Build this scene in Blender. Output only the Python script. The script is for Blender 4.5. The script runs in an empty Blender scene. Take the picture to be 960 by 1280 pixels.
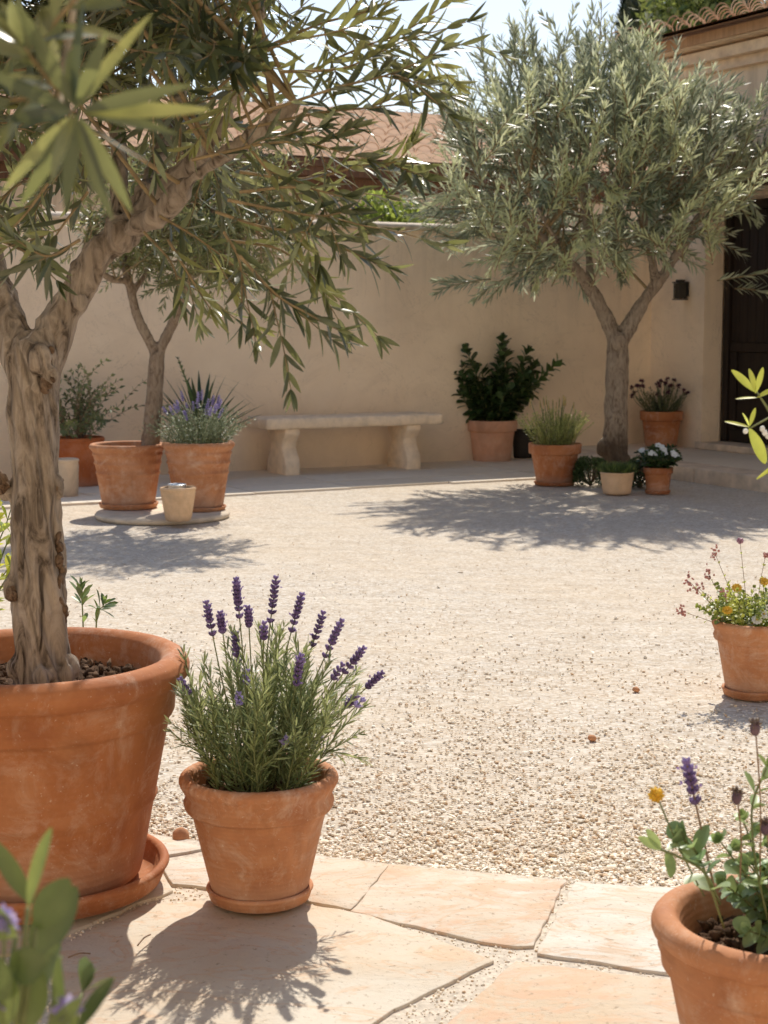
import bpy, math, random
import numpy as np
from mathutils import Vector, noise

random.seed(7); RNG = np.random.default_rng(11)
scene = bpy.context.scene
COL = scene.collection
R = math.radians
TAU = 2*math.pi

# ------------------------------------------------------------------ camera geometry
CAM_H, F, TH = 1.2, 2000.0, R(6.8)
CT, ST = math.cos(TH), math.sin(TH)
def ray(px, py):
    u = (px-480)/F; v = (640-py)/F
    return np.array([u, CT+v*ST, -ST+v*CT])
def gr(px, py, z=0.0):
    d = ray(px, py); t = (z-CAM_H)/d[2]
    return np.array([d[0]*t, d[1]*t, z])
def at(px, py, Y):
    d = ray(px, py); t = Y/d[1]
    return np.array([d[0]*t, Y, CAM_H+d[2]*t])

def nrm(v):
    v = np.asarray(v, float); return v/max(1e-9, np.linalg.norm(v))
def nrmN(v):
    return v/np.maximum(1e-9, np.linalg.norm(v, axis=1))[:, None]

# ------------------------------------------------------------------ mesh builder
ICO = None
def ico_template(sub=1):
    import bmesh
    bm = bmesh.new(); bmesh.ops.create_icosphere(bm, subdivisions=sub, radius=1)
    v = np.array([x.co[:] for x in bm.verts]); f = np.array([[q.index for q in x.verts] for x in bm.faces])
    bm.free(); return v, f
ICO1 = ico_template(1); ICO2 = ico_template(2)

class MB:
    def __init__(s):
        s.V = []; s.Q = []; s.T = []; s.rnd = []; s.tint = []; s.n = 0; s.MQ = []; s.MT = []; s.mat = 0
    def add(s, V, Q=None, T=None, rnd=None, tint=0.0):
        V = np.asarray(V, float).reshape(-1, 3); k = len(V)
        s.V.append(V)
        if Q is not None and len(Q):
            Q = np.asarray(Q)+s.n; s.Q.append(Q); s.MQ.append(np.full(len(Q), s.mat))
        if T is not None and len(T):
            T = np.asarray(T)+s.n; s.T.append(T); s.MT.append(np.full(len(T), s.mat))
        s.rnd.append(np.full(k, random.random()) if rnd is None else np.broadcast_to(rnd, (k,)).astype(float))
        s.tint.append(np.broadcast_to(tint, (k,)).astype(float))
        s.n += k
    def box(s, lo, hi, ax=None, o=(0,0,0), rnd=None):
        lo = np.array(lo, float); hi = np.array(hi, float)
        c = np.array([[x, y, z] for z in (0, 1) for y in (0, 1) for x in (0, 1)])
        P = lo+c*(hi-lo)
        if ax is not None: P = P @ np.array(ax)
        P = P+np.array(o)
        s.add(P, Q=[[0,2,3,1],[4,5,7,6],[0,1,5,4],[2,6,7,3],[0,4,6,2],[1,3,7,5]], rnd=rnd)
    def tube(s, P, rad, sides=6, rnd=None, tint=0.0, cap=True):
        P = np.asarray(P, float); n = len(P)
        rad = np.broadcast_to(rad, (n,))
        Tn = np.gradient(P, axis=0); Tn = nrmN(Tn)
        a = np.array([0,0,1.0]) if abs(Tn[0][2]) < .9 else np.array([1.0,0,0])
        N = nrm(np.cross(Tn[0], a)); rings = []
        ang = np.arange(sides)/sides*TAU
        for i in range(n):
            N = nrm(N-Tn[i]*np.dot(N, Tn[i])); B = np.cross(Tn[i], N)
            rings.append(P[i]+rad[i]*(np.cos(ang)[:, None]*N+np.sin(ang)[:, None]*B))
        V = np.concatenate(rings); i = np.arange(n-1)[:, None]*sides; j = np.arange(sides)[None, :]; j2 = (j+1) % sides
        Q = np.stack([i+j, i+j2, i+sides+j2, i+sides+j], -1).reshape(-1, 4)
        T = None
        if cap:
            V = np.concatenate([V, P[:1], P[-1:]])
            c0, c1 = n*sides, n*sides+1; L = (n-1)*sides
            k = np.arange(sides); k2 = (k+1) % sides
            T = np.concatenate([np.stack([np.full(sides, c0), k2, k], -1), np.stack([np.full(sides, c1), L+k, L+k2], -1)])
        s.add(V, Q, T, rnd, tint)
    def leaves(s, pos, d, up, L, W, curl=0.15, fold=0.25, full=True, tint=0.0, wide=0.5):
        """lanceolate leaves, vectorised: pos, direction, approximate face normal"""
        pos = np.asarray(pos, float); N = len(pos)
        if N == 0: return
        d = nrmN(np.asarray(d, float)); up = np.asarray(up, float)
        side = nrmN(np.cross(d, up)+1e-6); up = nrmN(np.cross(side, d))
        L = np.broadcast_to(L, (N,))[:, None]; W = np.broadcast_to(W, (N,))[:, None]; curl = np.broadcast_to(curl, (N,))[:, None]
        if full == 'hi':
            xs = [.04, .1, .18, .3, .42, .55, .68, .8, .9, .96]
            st = [(t, (math.sin(math.pi*t**(.85 if wide <= .5 else 1.1))**(.75 if wide <= .5 else .6))) for t in xs]
        elif full:
            st = [(0.28, .72 if wide <= .5 else .6), (0.55, 1.0), (0.82, .62 if wide <= .5 else .85)]
        else:
            st = [(0.45, 1.0)]
        cols = [pos]
        for t, w in st:
            c = pos+d*L*t - up*curl*L*t*t
            off = side*W*.5*w; lift = up*W*.5*w*fold
            cols += [c-off+lift, c, c+off+lift]
        cols.append(pos+d*L-up*curl*L)
        K = len(cols); V = np.stack(cols, 1).reshape(-1, 3)
        m = len(st); Q = []; T = []
        T += [[0, 2, 1], [0, 3, 2]]
        for i in range(m-1):
            a = 1+3*i; b = a+3
            Q += [[a, a+1, b+1, b], [a+1, a+2, b+2, b+1]]
        a = 1+3*(m-1); T += [[a, a+1, K-1], [a+1, a+2, K-1]]
        off = (np.arange(N)*K)[:, None, None]
        T = (np.array(T)[None]+off).reshape(-1, 3)
        Q = (np.array(Q)[None]+off).reshape(-1, 4) if Q else None
        s.add(V, Q, T, np.repeat(RNG.random(N), K), np.repeat(np.broadcast_to(tint, (N,)), K))
    def blobs(s, pos, rad, axis=None, stretch=1.0, sub=1, jitter=0.0, tint=0.0):
        v, f = ICO1 if sub == 1 else ICO2
        pos = np.asarray(pos, float).reshape(-1, 3); N = len(pos); K = len(v)
        if N == 0: return
        rad = np.broadcast_to(rad, (N,))
        if axis is None: axis = RNG.normal(size=(N, 3))
        axis = nrmN(np.broadcast_to(np.asarray(axis, float), (N, 3)).copy())
        a = np.cross(axis, RNG.normal(size=(N, 3))); a = nrmN(a); b = np.cross(axis, a)
        vv = np.broadcast_to(v, (N, K, 3)).copy()
        if jitter: vv = vv*(1+RNG.normal(size=(N, K, 1))*jitter)
        st = np.broadcast_to(stretch, (N,))[:, None, None]
        P = vv[..., 0:1]*a[:, None]+vv[..., 1:2]*b[:, None]+vv[..., 2:3]*axis[:, None]*st
        P = pos[:, None]+P*rad[:, None, None]
        T = (f[None]+(np.arange(N)*K)[:, None, None]).reshape(-1, 3)
        s.add(P.reshape(-1, 3), None, T, np.repeat(RNG.random(N), K), np.repeat(np.broadcast_to(tint, (N,)), K))
    def lathe(s, prof, seg=64, c=(0,0,0), wob=0.0, rimfn=None, rnd=None):
        prof = np.array(prof, float); n = len(prof); th = np.arange(seg)/seg*TAU
        ph = random.random()*9
        w = 1+wob*(np.sin(th*2+ph)+.6*np.sin(th*3+ph*2))
        V = np.zeros((n, seg, 3))
        r = prof[:, 0][:, None]*w[None]
        if rimfn is not None: r = r+rimfn(prof, th)
        V[..., 0] = r*np.cos(th); V[..., 1] = r*np.sin(th); V[..., 2] = prof[:, 1][:, None]
        V += np.array(c)
        i = np.arange(n-1)[:, None]*seg; j = np.arange(seg)[None]; j2 = (j+1) % seg
        Q = np.stack([i+j, i+j2, i+seg+j2, i+seg+j], -1).reshape(-1, 4)
        s.add(V.reshape(-1, 3), Q, None, rnd)
    def build(s, name, mats, parent=None, smooth=True, loc=None):
        if not isinstance(mats, (list, tuple)): mats = [mats]
        V = np.concatenate(s.V) if s.V else np.zeros((0, 3))
        me = bpy.data.meshes.new(name)
        Q = np.concatenate(s.Q) if s.Q else np.zeros((0, 4), int); T = np.concatenate(s.T) if s.T else np.zeros((0, 3), int)
        mi = np.concatenate((s.MQ if s.Q else [])+(s.MT if s.T else []))
        nq, nt = len(Q), len(T)
        me.vertices.add(len(V)); me.vertices.foreach_set('co', V.astype(np.float32).ravel())
        me.loops.add(nq*4+nt*3); me.polygons.add(nq+nt)
        me.loops.foreach_set('vertex_index', np.concatenate([Q.ravel(), T.ravel()]).astype(np.int32))
        me.polygons.foreach_set('loop_start', np.concatenate([np.arange(nq)*4, nq*4+np.arange(nt)*3]).astype(np.int32))
        me.polygons.foreach_set('material_index', mi.astype(np.int32))
        me.polygons.foreach_set('use_smooth', np.full(nq+nt, smooth))
        for an, arr in (('rnd', s.rnd), ('tint', s.tint)):
            at_ = me.attributes.new(an, 'FLOAT', 'POINT'); at_.data.foreach_set('value', np.concatenate(arr).astype(np.float32))
        me.update(calc_edges=True); me.validate()
        for m in mats: me.materials.append(m)
        o = bpy.data.objects.new(name, me); COL.objects.link(o)
        if parent: o.parent = parent
        if loc is not None: o.location = loc
        return o

def thing(name, label, cat, loc=(0,0,0), rz=0, group=None):
    o = bpy.data.objects.new(name, None); COL.objects.link(o)
    o.empty_display_size = .1
    o.location = loc; o.rotation_euler = (0, 0, rz)
    o['label'] = label; o['category'] = cat
    if group: o['group'] = group
    return o
def tag(o, label, cat, group=None, kind=None):
    o['label'] = label; o['category'] = cat
    if group: o['group'] = group
    if kind: o['kind'] = kind
    return o
def struct(o, label=None):
    o['kind'] = 'structure'
    if label: o['label'] = label
    return o
def bevel(o, w, seg=2, ang=40):
    m = o.modifiers.new('bev', 'BEVEL'); m.width = w; m.segments = seg; m.limit_method = 'ANGLE'; m.angle_limit = R(ang)
    return o

# ------------------------------------------------------------------ materials
class NT:
    def __init__(s, name):
        s.m = bpy.data.materials.new(name); s.m.use_nodes = True; s.t = s.m.node_tree; s.t.nodes.clear()
        s.out = s.n('ShaderNodeOutputMaterial')
    def n(s, ty, **k):
        x = s.t.nodes.new(ty)
        for a, b in k.items():
            if a.startswith('i_'): x.inputs[int(a[2:]) if a[2:].isdigit() else a[2:].replace('_', ' ')].default_value = b
            else: setattr(x, a, b)
        return x
    def l(s, a, b): s.t.links.new(a, b)
    def coord(s, kind='Object', scale=(1,1,1), perobj=False):
        tc = s.n('ShaderNodeTexCoord'); mp = s.n('ShaderNodeMapping'); mp.inputs['Scale'].default_value = scale
        s.l(tc.outputs[kind], mp.inputs['Vector'])
        if perobj:
            oi = s.n('ShaderNodeObjectInfo'); mm = s.n('ShaderNodeMath', operation='MULTIPLY'); mm.inputs[1].default_value = 37.0
            s.l(oi.outputs['Random'], mm.inputs[0]); s.l(mm.outputs[0], mp.inputs['Location'])
        return mp.outputs[0]
    def noise(s, vec, scale, detail=4, rough=.55, dist=0.0):
        x = s.n('ShaderNodeTexNoise'); x.inputs['Scale'].default_value = scale; x.inputs['Detail'].default_value = detail
        x.inputs['Roughness'].default_value = rough; x.inputs['Distortion'].default_value = dist
        if vec is not None: s.l(vec, x.inputs['Vector'])
        return x.outputs['Fac']
    def ramp(s, fac, stops, interp='LINEAR'):
        x = s.n('ShaderNodeValToRGB'); cr = x.color_ramp; cr.interpolation = interp
        while len(cr.elements) < len(stops): cr.elements.new(.5)
        for e, (p, c) in zip(cr.elements, stops):
            e.position = p; e.color = (*c, 1) if not np.isscalar(c) else (c, c, c, 1)
        s.l(fac, x.inputs[0]); return x.outputs[0]
    def mix(s, fac, a, b, mode='MIX'):
        x = s.n('ShaderNodeMix', data_type='RGBA', blend_type=mode)
        for v, i in ((fac, 0), (a, 6), (b, 7)):
            if hasattr(v, 'is_linked') or hasattr(v, 'links'): s.l(v, x.inputs[i])
            else: x.inputs[i].default_value = v if np.isscalar(v) else (*v, 1)
        return x.outputs[2]
    def math(s, op, a, b=None, c=None):
        x = s.n('ShaderNodeMath', operation=op)
        for i, v in enumerate((a, b, c)):
            if v is None: continue
            if hasattr(v, 'links'): s.l(v, x.inputs[i])
            else: x.inputs[i].default_value = v
        return x.outputs[0]
    def bump(s, h, strength, dist, prev=None):
        x = s.n('ShaderNodeBump'); x.inputs['Strength'].default_value = strength; x.inputs['Distance'].default_value = dist
        s.l(h, x.inputs['Height'])
        if prev is not None: s.l(prev, x.inputs['Normal'])
        return x.outputs[0]
    def pbr(s, col, rough=.8, normal=None, spec=.3):
        p = s.n('ShaderNodeBsdfPrincipled')
        if hasattr(col, 'links'): s.l(col, p.inputs['Base Color'])
        else: p.inputs['Base Color'].default_value = (*col, 1)
        if hasattr(rough, 'links'): s.l(rough, p.inputs['Roughness'])
        else: p.inputs['Roughness'].default_value = rough
        p.inputs['Specular IOR Level'].default_value = spec
        if normal is not None: s.l(normal, p.inputs['Normal'])
        s.l(p.outputs[0], s.out.inputs[0]); return p
    def attr(s, name):
        x = s.n('ShaderNodeAttribute'); x.attribute_name = name; return x.outputs['Fac']

def m_terracotta(name, base, light, dark, bloom=.35, scale=1.0):
    t = NT(name); c = t.coord('Object', perobj=True)
    cs = t.coord('Object', (1, 1, 3.2), perobj=True)
    n1 = t.noise(c, 5*scale, 5, .6, .4); n2 = t.noise(c, 38*scale, 4, .6); n3 = t.noise(cs, 9*scale, 6, .65, 1.2)
    col = t.ramp(n1, [(.25, dark), (.5, base), (.78, light)])
    col = t.mix(t.ramp(n2, [(.3, .0), (.75, .22)]), col, tuple(x*.62 for x in base))
    # lime bloom and scuffs
    nb1 = t.noise(t.coord('Object', (1, 1, 1.3), perobj=True), 6.5*scale, 8, .75, .6); nb2 = t.noise(t.coord('Object', (1, 1, .35), perobj=True), 17*scale, 6, .7, .3)
    blm = t.math('ADD', t.ramp(nb1, [(.50, 0.0), (.74, 1.0)]), t.math('MULTIPLY', t.ramp(nb2, [(.56, 0.0), (.74, 1.0)]), .6))
    col = t.mix(t.math('MULTIPLY', blm, bloom), col, (.72, .56, .44))
    # scratches: thin bands in a distorted noise
    n5 = t.noise(t.coord('Object', (1, 1, 1), perobj=True), 11*scale, 3, .5, 2.5)
    scr = t.ramp(n5, [(.492, 0.0), (.5, 1.0), (.508, 0.0)])
    msk = t.ramp(t.noise(c, 7*scale, 2), [(.55, 0.0), (.65, 1.0)])
    col = t.mix(t.math('MULTIPLY', t.math('MULTIPLY', scr, msk), .35*min(1, bloom*2)), col, (.75, .6, .5))
    # lower part bleached/dirty
    sep = t.n('ShaderNodeSeparateXYZ'); tc = t.n('ShaderNodeTexCoord'); t.l(tc.outputs['Generated'], sep.inputs[0])
    low = t.ramp(t.math('ADD', sep.outputs[2], t.math('MULTIPLY', t.noise(c, 9, 4), .25)), [(.12, 1.0), (.36, 0.0)])
    col = t.mix(t.math('MULTIPLY', low, .5), col, (.40, .29, .23))
    gr_ = t.ramp(t.noise(t.coord('Object', (1, 1, .5), perobj=True), 3.2*scale, 6, .7, .8), [(.52, 0.0), (.72, .45)])
    col = t.mix(gr_, col, tuple(x*.5 for x in dark))
    spk = t.ramp(t.noise(c, 120, 3, .6), [(.66, 0.0), (.72, .45)])
    col = t.mix(spk, col, (.70, .58, .46))
    # throwing rings
    wv = t.n('ShaderNodeTexWave', wave_type='BANDS', bands_direction='Z'); wv.inputs['Scale'].default_value = 22*scale
    wv.inputs['Distortion'].default_value = 1.4; wv.inputs['Detail'].default_value = 3; t.l(c, wv.inputs['Vector'])
    b = t.bump(wv.outputs['Fac'], .12, .004); b = t.bump(n2, .25, .004, b); b = t.bump(t.noise(c, 160, 3), .2, .0015, b)
    t.pbr(col, t.ramp(n1, [(.3, .72), (.7, .9)]), b, .25); return t.m

def m_leaf(name, top, top2, under, young, trans=.25, rough=.42, spec=.5, transcol=None):
    t = NT(name)
    r = t.attr('rnd'); ti = t.attr('tint')
    r2 = t.ramp(r, [(.42, 0.0), (.78, 1.0)])
    col = t.mix(r2, top, top2)
    col = t.mix(ti, col, young)
    bf = t.n('ShaderNodeNewGeometry').outputs['Backfacing']
    und = t.mix(ti, t.mix(r2, tuple(x*.42 for x in under), tuple(min(1, x*1.35) for x in under)), young)
    col2 = t.mix(bf, col, und)
    c = t.coord('Object'); nn = t.noise(c, 60, 2)
    col2 = t.mix(t.ramp(nn, [(.35, 0.0), (.7, .35)]), col2, tuple(x*.6 for x in top))
    p = t.pbr(col2, rough, None, spec)
    tr = t.n('ShaderNodeBsdfTranslucent')
    tc = t.mix(.5, col2, transcol or tuple(min(1, x*2.2) for x in young)); t.l(tc, tr.inputs[0])
    mx = t.n('ShaderNodeMixShader'); t.l(t.math('MULTIPLY', t.math('ADD', t.math('MULTIPLY', t.math('MAXIMUM', r2, ti), .75), .3), trans), mx.inputs[0])
    t.l(p.outputs[0], mx.inputs[1]); t.l(tr.outputs[0], mx.inputs[2]); t.l(mx.outputs[0], t.out.inputs[0])
    return t.m

def m_bark(name, light, mid, dark, sc=1.0, tw=.25, zd=None):
    t = NT(name); c = t.coord('Object', (sc, sc, sc*tw))
    n1 = t.noise(c, 26, 6, .65, 1.4); n2 = t.noise(t.coord('Object'), 6, 4); n3 = t.noise(c, 90, 5, .7, .6)
    col = t.ramp(n1, [(.36, dark), (.45, mid), (.60, light)])
    col = t.mix(t.ramp(n2, [(.35, 0.0), (.7, .55)]), col, mid)
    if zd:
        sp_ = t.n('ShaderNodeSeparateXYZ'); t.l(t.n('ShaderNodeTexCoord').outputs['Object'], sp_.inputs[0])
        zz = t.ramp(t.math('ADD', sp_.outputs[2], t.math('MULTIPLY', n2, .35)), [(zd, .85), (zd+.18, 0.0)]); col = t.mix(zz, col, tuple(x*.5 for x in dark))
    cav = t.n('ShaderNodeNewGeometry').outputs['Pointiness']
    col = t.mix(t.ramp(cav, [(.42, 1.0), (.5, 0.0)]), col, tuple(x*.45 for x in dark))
    b = t.bump(n1, .9, .01); b = t.bump(n3, .6, .004, b)
    t.pbr(col, .9, b, .15); return t.m

def m_plain(name, col, rough=.8, var=.25, sc=20, bs=.2, bd=.003, spec=.3, metal=0):
    t = NT(name); c = t.coord('Object', perobj=True); n1 = t.noise(c, sc, 5)
    cc = t.ramp(n1, [(.3, tuple(x*(1-var) for x in col)), (.7, tuple(min(1, x*(1+var)) for x in col))])
    p = t.pbr(cc, rough, t.bump(n1, bs, bd), spec); p.inputs['Metallic'].default_value = metal
    return t.m

def m_stucco(name, base, stain, z0=0.0):
    t = NT(name); c = t.coord('Object')
    n1 = t.noise(c, .9, 5, .6, .3); n2 = t.noise(c, 5, 5, .6); n3 = t.noise(t.coord('Object', (3, 3, .5)), 1.6, 5, .6)
    col = t.ramp(n1, [(.3, tuple(x*.86 for x in base)), (.7, tuple(min(1, x*1.08) for x in base))])
    col = t.mix(t.ramp(n2, [(.4, 0.0), (.8, .3)]), col, stain)
    col = t.mix(t.ramp(n3, [(.5, 0.0), (.8, .28)]), col, stain)
    sep = t.n('ShaderNodeSeparateXYZ'); tc = t.n('ShaderNodeTexCoord'); t.l(tc.outputs['Object'], sep.inputs[0])
    low = t.ramp(t.math('ADD', sep.outputs[2], t.math('MULTIPLY', n2, .35)), [(.1, 1.0), (.5, 0.0)])
    col = t.mix(t.math('MULTIPLY', low, .5), col, tuple(x*.6 for x in stain))
    str_ = t.noise(t.coord('Object', (7, 7, .35)), 1.5, 5, .6, .2)
    top = t.ramp(sep.outputs[2], [(.45, 0.0), (.97, 1.0)]) if False else t.ramp(t.math('MULTIPLY', sep.outputs[2], .5), [(.5, 0.0), (.97, 1.0)])
    col = t.mix(t.math('MULTIPLY', t.math('MULTIPLY', t.ramp(str_, [(.48, 0.0), (.66, 1.0)]), top), .4), col, tuple(x*.55 for x in stain))
    n6 = t.noise(t.coord('Object', (1, 1, 1.6)), 2.4, 7, .72, .9)
    col = t.mix(t.ramp(n6, [(.5, 0.0), (.7, .38)]), col, tuple(x*.82 for x in stain))
    crk = t.ramp(t.noise(c, 1.3, 6, .6, 1.8), [(.496, 0.0), (.5, .35), (.504, 0.0)])
    col = t.mix(crk, col, tuple(x*.45 for x in stain))
    b = t.bump(n2, .35, .02); b = t.bump(t.noise(c, 45, 4), .3, .006, b); b = t.bump(t.noise(c, 160, 3), .25, .003, b)
    t.pbr(col, .95, b, .1); return t.m

def m_gravel():
    t = NT('gravel_ground'); c = t.coord('Object')
    v = t.n('ShaderNodeTexVoronoi'); v.inputs['Scale'].default_value = 75; t.l(c, v.inputs['Vector'])
    v2 = t.n('ShaderNodeTexVoronoi'); v2.inputs['Scale'].default_value = 38; t.l(c, v2.inputs['Vector'])
    hs = t.n('ShaderNodeSeparateColor'); t.l(v.outputs['Color'], hs.inputs[0])
    col = t.ramp(hs.outputs[0], [(0, (.40, .335, .265)), (.2, (.52, .46, .38)), (.6, (.59, .535, .455)), (1, (.69, .65, .59))])
    big = t.noise(c, .8, 5, .6); col = t.mix(t.ramp(big, [(.35, 0.0), (.7, .45)]), col, (.64, .52, .375))
    big2 = t.noise(c, 2.3, 6, .7); col = t.mix(t.ramp(big2, [(.5, 0.0), (.75, .4)]), col, (.74, .65, .52))
    n4 = t.noise(c, 11, 5, .7); col = t.mix(t.ramp(n4, [(.50, 0.0), (.72, .5)]), col, (.47, .375, .28))
    n5 = t.noise(c, 31, 5, .75); col = t.mix(t.ramp(n5, [(.56, 0.0), (.68, .6)]), col, (.36, .27, .18))
    n7 = t.noise(t.coord('Object', (1, 1.6, 1)), 4.5, 6, .75); col = t.mix(t.ramp(n7, [(.52, 0.0), (.68, .4)]), col, (.76, .71, .63))
    edge = t.ramp(v.outputs['Distance'], [(.4, 0.0), (.8, .35)])
    col = t.mix(edge, col, (.45, .34, .23))
    b = t.bump(v.outputs['Distance'], .5, -.004); b = t.bump(v2.outputs['Distance'], .35, -.005, b); b = t.bump(t.noise(c, 6, 4), .6, .04, b)
    t.pbr(col, .95, b, .15); return t.m

def m_pebble():
    t = NT('pebble'); r = t.attr('rnd')
    col = t.ramp(r, [(0, (.5, .33, .19)), (.04, (.70, .50, .32)), (.18, (.84, .71, .54)), (.55, (.90, .81, .67)), (.85, (.93, .87, .76)), (1, (.95, .9, .8))])
    n = t.noise(t.coord('Object'), 140, 3); col = t.mix(t.ramp(n, [(.4, 0.0), (.8, .3)]), col, (.5, .38, .27))
    t.pbr(col, .9, t.bump(n, .3, .002), .2); return t.m

def m_flag():
    t = NT('flagstone'); r = t.attr('rnd'); ti = t.attr('tint'); c = t.coord('Object')
    creams = t.ramp(r, [(0, (.52, .45, .35)), (.5, (.58, .515, .415)), (1, (.66, .63, .57))])
    pink = t.ramp(r, [(0, (.60, .37, .25)), (1, (.64, .43, .31))])
    n1 = t.noise(t.coord('Object', (1, 1.9, 1)), 4.5, 7, .68, 1.1)
    pm = t.ramp(t.math('ADD', n1, t.math('MULTIPLY', ti, .20)), [(.68, 0.0), (.78, .95)])
    col = t.mix(t.math('MULTIPLY', pm, t.ramp(ti, [(0.02, .0), (.3, 1.0)])), creams, pink)
    n2 = t.noise(c, 2.2, 6, .65, .5); col = t.mix(t.ramp(n2, [(.40, 0.0), (.62, .6)]), col, (.56, .41, .26))
    n3 = t.noise(c, 34, 5, .7); col = t.mix(t.ramp(n3, [(.5, 0.0), (.8, .3)]), col, (.60, .50, .40))
    vein = t.ramp(t.noise(t.coord('Object', (1, 1.7, 1)), 3.1, 5, .6, 1.6), [(.47, 0.0), (.5, .75), (.53, 0.0)])
    col = t.mix(vein, col, (.58, .40, .26))
    pit_ = t.ramp(t.noise(c, 75, 4, .7), [(.28, 0.0), (.40, 1.0)]); col = t.mix(pit_, tuple([.38, .29, .2]), col)
    b = t.bump(n2, .6, .02); b = t.bump(n1, .45, .012, b); b = t.bump(n3, .5, .003, b); b = t.bump(pit_, .5, .002, b); b = t.bump(t.noise(c, 150, 3), .25, .001, b)
    t.pbr(col, t.ramp(n2, [(.3, .62), (.7, .85)]), b, .3); return t.m

def m_paving_far():
    t = NT('pale_paving'); c = t.coord('Object')
    n1 = t.noise(c, 1.7, 5); n2 = t.noise(c, 18, 5)
    r = t.attr('rnd'); col = t.ramp(r, [(0, (.70, .61, .49)), (1, (.84, .76, .64))])
    col = t.mix(t.ramp(n1, [(.4, 0.0), (.7, .4)]), col, (.64, .54, .42))
    col = t.mix(t.ramp(n2, [(.4, 0.0), (.8, .3)]), col, (.5, .42, .33))
    t.pbr(col, .9, t.bump(n2, .4, .004), .2); return t.m

def m_tile():
    t = NT('roof_tile'); r = t.attr('rnd'); c = t.coord('Object')
    col = t.ramp(r, [(0, (.40, .22, .12)), (.35, (.62, .40, .25)), (.75, (.78, .56, .38)), (1, (.86, .72, .54))])
    n = t.noise(c, 7, 5); col = t.mix(t.ramp(n, [(.5, 0.0), (.8, .45)]), col, (.34, .25, .18))
    t.pbr(col, .9, t.bump(n, .4, .01), .2); return t.m

def m_soil():
    t = NT('soil'); c = t.coord('Object'); r = t.attr('rnd')
    n = t.noise(c, 60, 5, .7); col = t.ramp(n, [(.3, (.035, .02, .012)), (.6, (.11, .065, .04)), (.85, (.24, .16, .1))])
    col = t.mix(t.ramp(r, [(.5, 0.0), (1, .5)]), col, (.3, .2, .13))
    t.pbr(col, .97, t.bump(n, .8, .01), .1); return t.m

def m_wood(name, light, dark, sc=1):
    t = NT(name); c = t.coord('Object', (sc*1, sc*1, sc*.08))
    n = t.noise(c, 30, 5, .6, .8); col = t.ramp(n, [(.3, dark), (.7, light)])
    t.pbr(col, .55, t.bump(n, .3, .004), .3); return t.m

TC = m_terracotta('terracotta', (.45, .17, .066), (.54, .25, .12), (.32, .105, .042), .5)
TC2 = m_terracotta('terracotta_warm', (.52, .235, .112), (.63, .34, .20), (.39, .15, .068), .58, 1.4)
TCD = m_terracotta('terracotta_deep', (.50, .15, .05), (.58, .2, .08), (.38, .1, .03), .15, 1.0)
TCP = m_terracotta('terracotta_pale_pink', (.70, .38, .24), (.78, .48, .33), (.60, .30, .18), .3, 1.0)
BEI = m_terracotta('beige_clay', (.80, .54, .32), (.88, .64, .42), (.68, .44, .25), .15, 1.0)
BLK = m_plain('dark_planter_clay', (.03, .025, .02), .6)
SOIL = m_soil()
GRV = m_gravel(); PEB = m_pebble(); FLAG = m_flag(); PAV = m_paving_far(); TILE = m_tile()
WALLM = m_stucco('courtyard_stucco', (.95, .77, .58), (.88, .70, .51))
WALLH = m_stucco('house_stucco', (.95, .77, .58), (.88, .70, .52))
WALLN = m_stucco('neighbour_stucco', (.72, .56, .40), (.46, .35, .25))
CAPM = m_plain('coping_stone', (.66, .56, .44), .9, .2, 9, .4, .01)
STONE = m_plain('bench_stone', (.88, .72, .54), .9, .14, 16, .7, .006)
KERB = m_plain('step_stone', (.68, .55, .42), .9, .25, 8, .5, .01)
DARKW = m_wood('dark_door_wood', (.035, .022, .015), (.012, .008, .006))
FASC = m_wood('eave_wood', (.16, .075, .035), (.06, .028, .015))
IRON = m_plain('black_iron', (.03, .028, .025), .5, .2, 30)
OLV = m_leaf('olive_leaf', (.018, .034, .016), (.062, .085, .036), (.17, .19, .11), (.42, .42, .13), .2, .36, .55)
OLV2 = m_leaf('olive_leaf_mid', (.11, .135, .05), (.17, .19, .085), (.27, .28, .16), (.36, .36, .13), .3)
OLR = m_leaf('olive_leaf_silver', (.085, .125, .065), (.30, .36, .23), (.42, .46, .33), (.66, .70, .34), .34, .36, .6)
ROS = m_leaf('needle_leaf', (.085, .14, .055), (.19, .26, .115), (.32, .38, .22), (.44, .50, .20), .28)
GRN = m_leaf('green_leaf', (.04, .075, .022), (.075, .13, .035), (.13, .19, .08), (.3, .4, .08), .25)
DGR = m_leaf('dark_leaf', (.03, .06, .018), (.05, .09, .028), (.08, .13, .05), (.12, .2, .05), .18, .35)
BRT = m_leaf('bright_leaf', (.28, .38, .05), (.42, .48, .08), (.42, .5, .14), (.6, .6, .1), .5)
YLW = m_leaf('yellow_green_leaf', (.2, .28, .04), (.34, .42, .07), (.34, .42, .12), (.55, .52, .06), .45)
MINT = m_leaf('mint_leaf', (.16, .26, .11), (.27, .37, .19), (.3, .4, .24), (.36, .46, .12), .28)
CYP = m_leaf('conifer_leaf', (.022, .042, .018), (.04, .065, .025), (.05, .075, .03), (.06, .09, .03), .1)
BG1 = m_leaf('far_leaf', (.10, .15, .04), (.17, .22, .055), (.2, .25, .1), (.28, .32, .08), .3)
BGB = m_leaf('hedge_leaf', (.14, .22, .03), (.24, .33, .045), (.26, .33, .1), (.38, .44, .08), .35)
PUR = m_leaf('lavender_floret', (.10, .062, .15), (.20, .135, .31), (.2, .14, .34), (.36, .27, .62), .15, .7, .2)
PURL = m_leaf('lilac_floret', (.24, .2, .5), (.4, .34, .68), (.36, .3, .6), (.5, .42, .75), .3, .7, .2)
CAL = m_leaf('dusky_calyx', (.13, .085, .12), (.22, .15, .17), (.2, .14, .17), (.25, .2, .12), .1, .8, .2)
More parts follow.
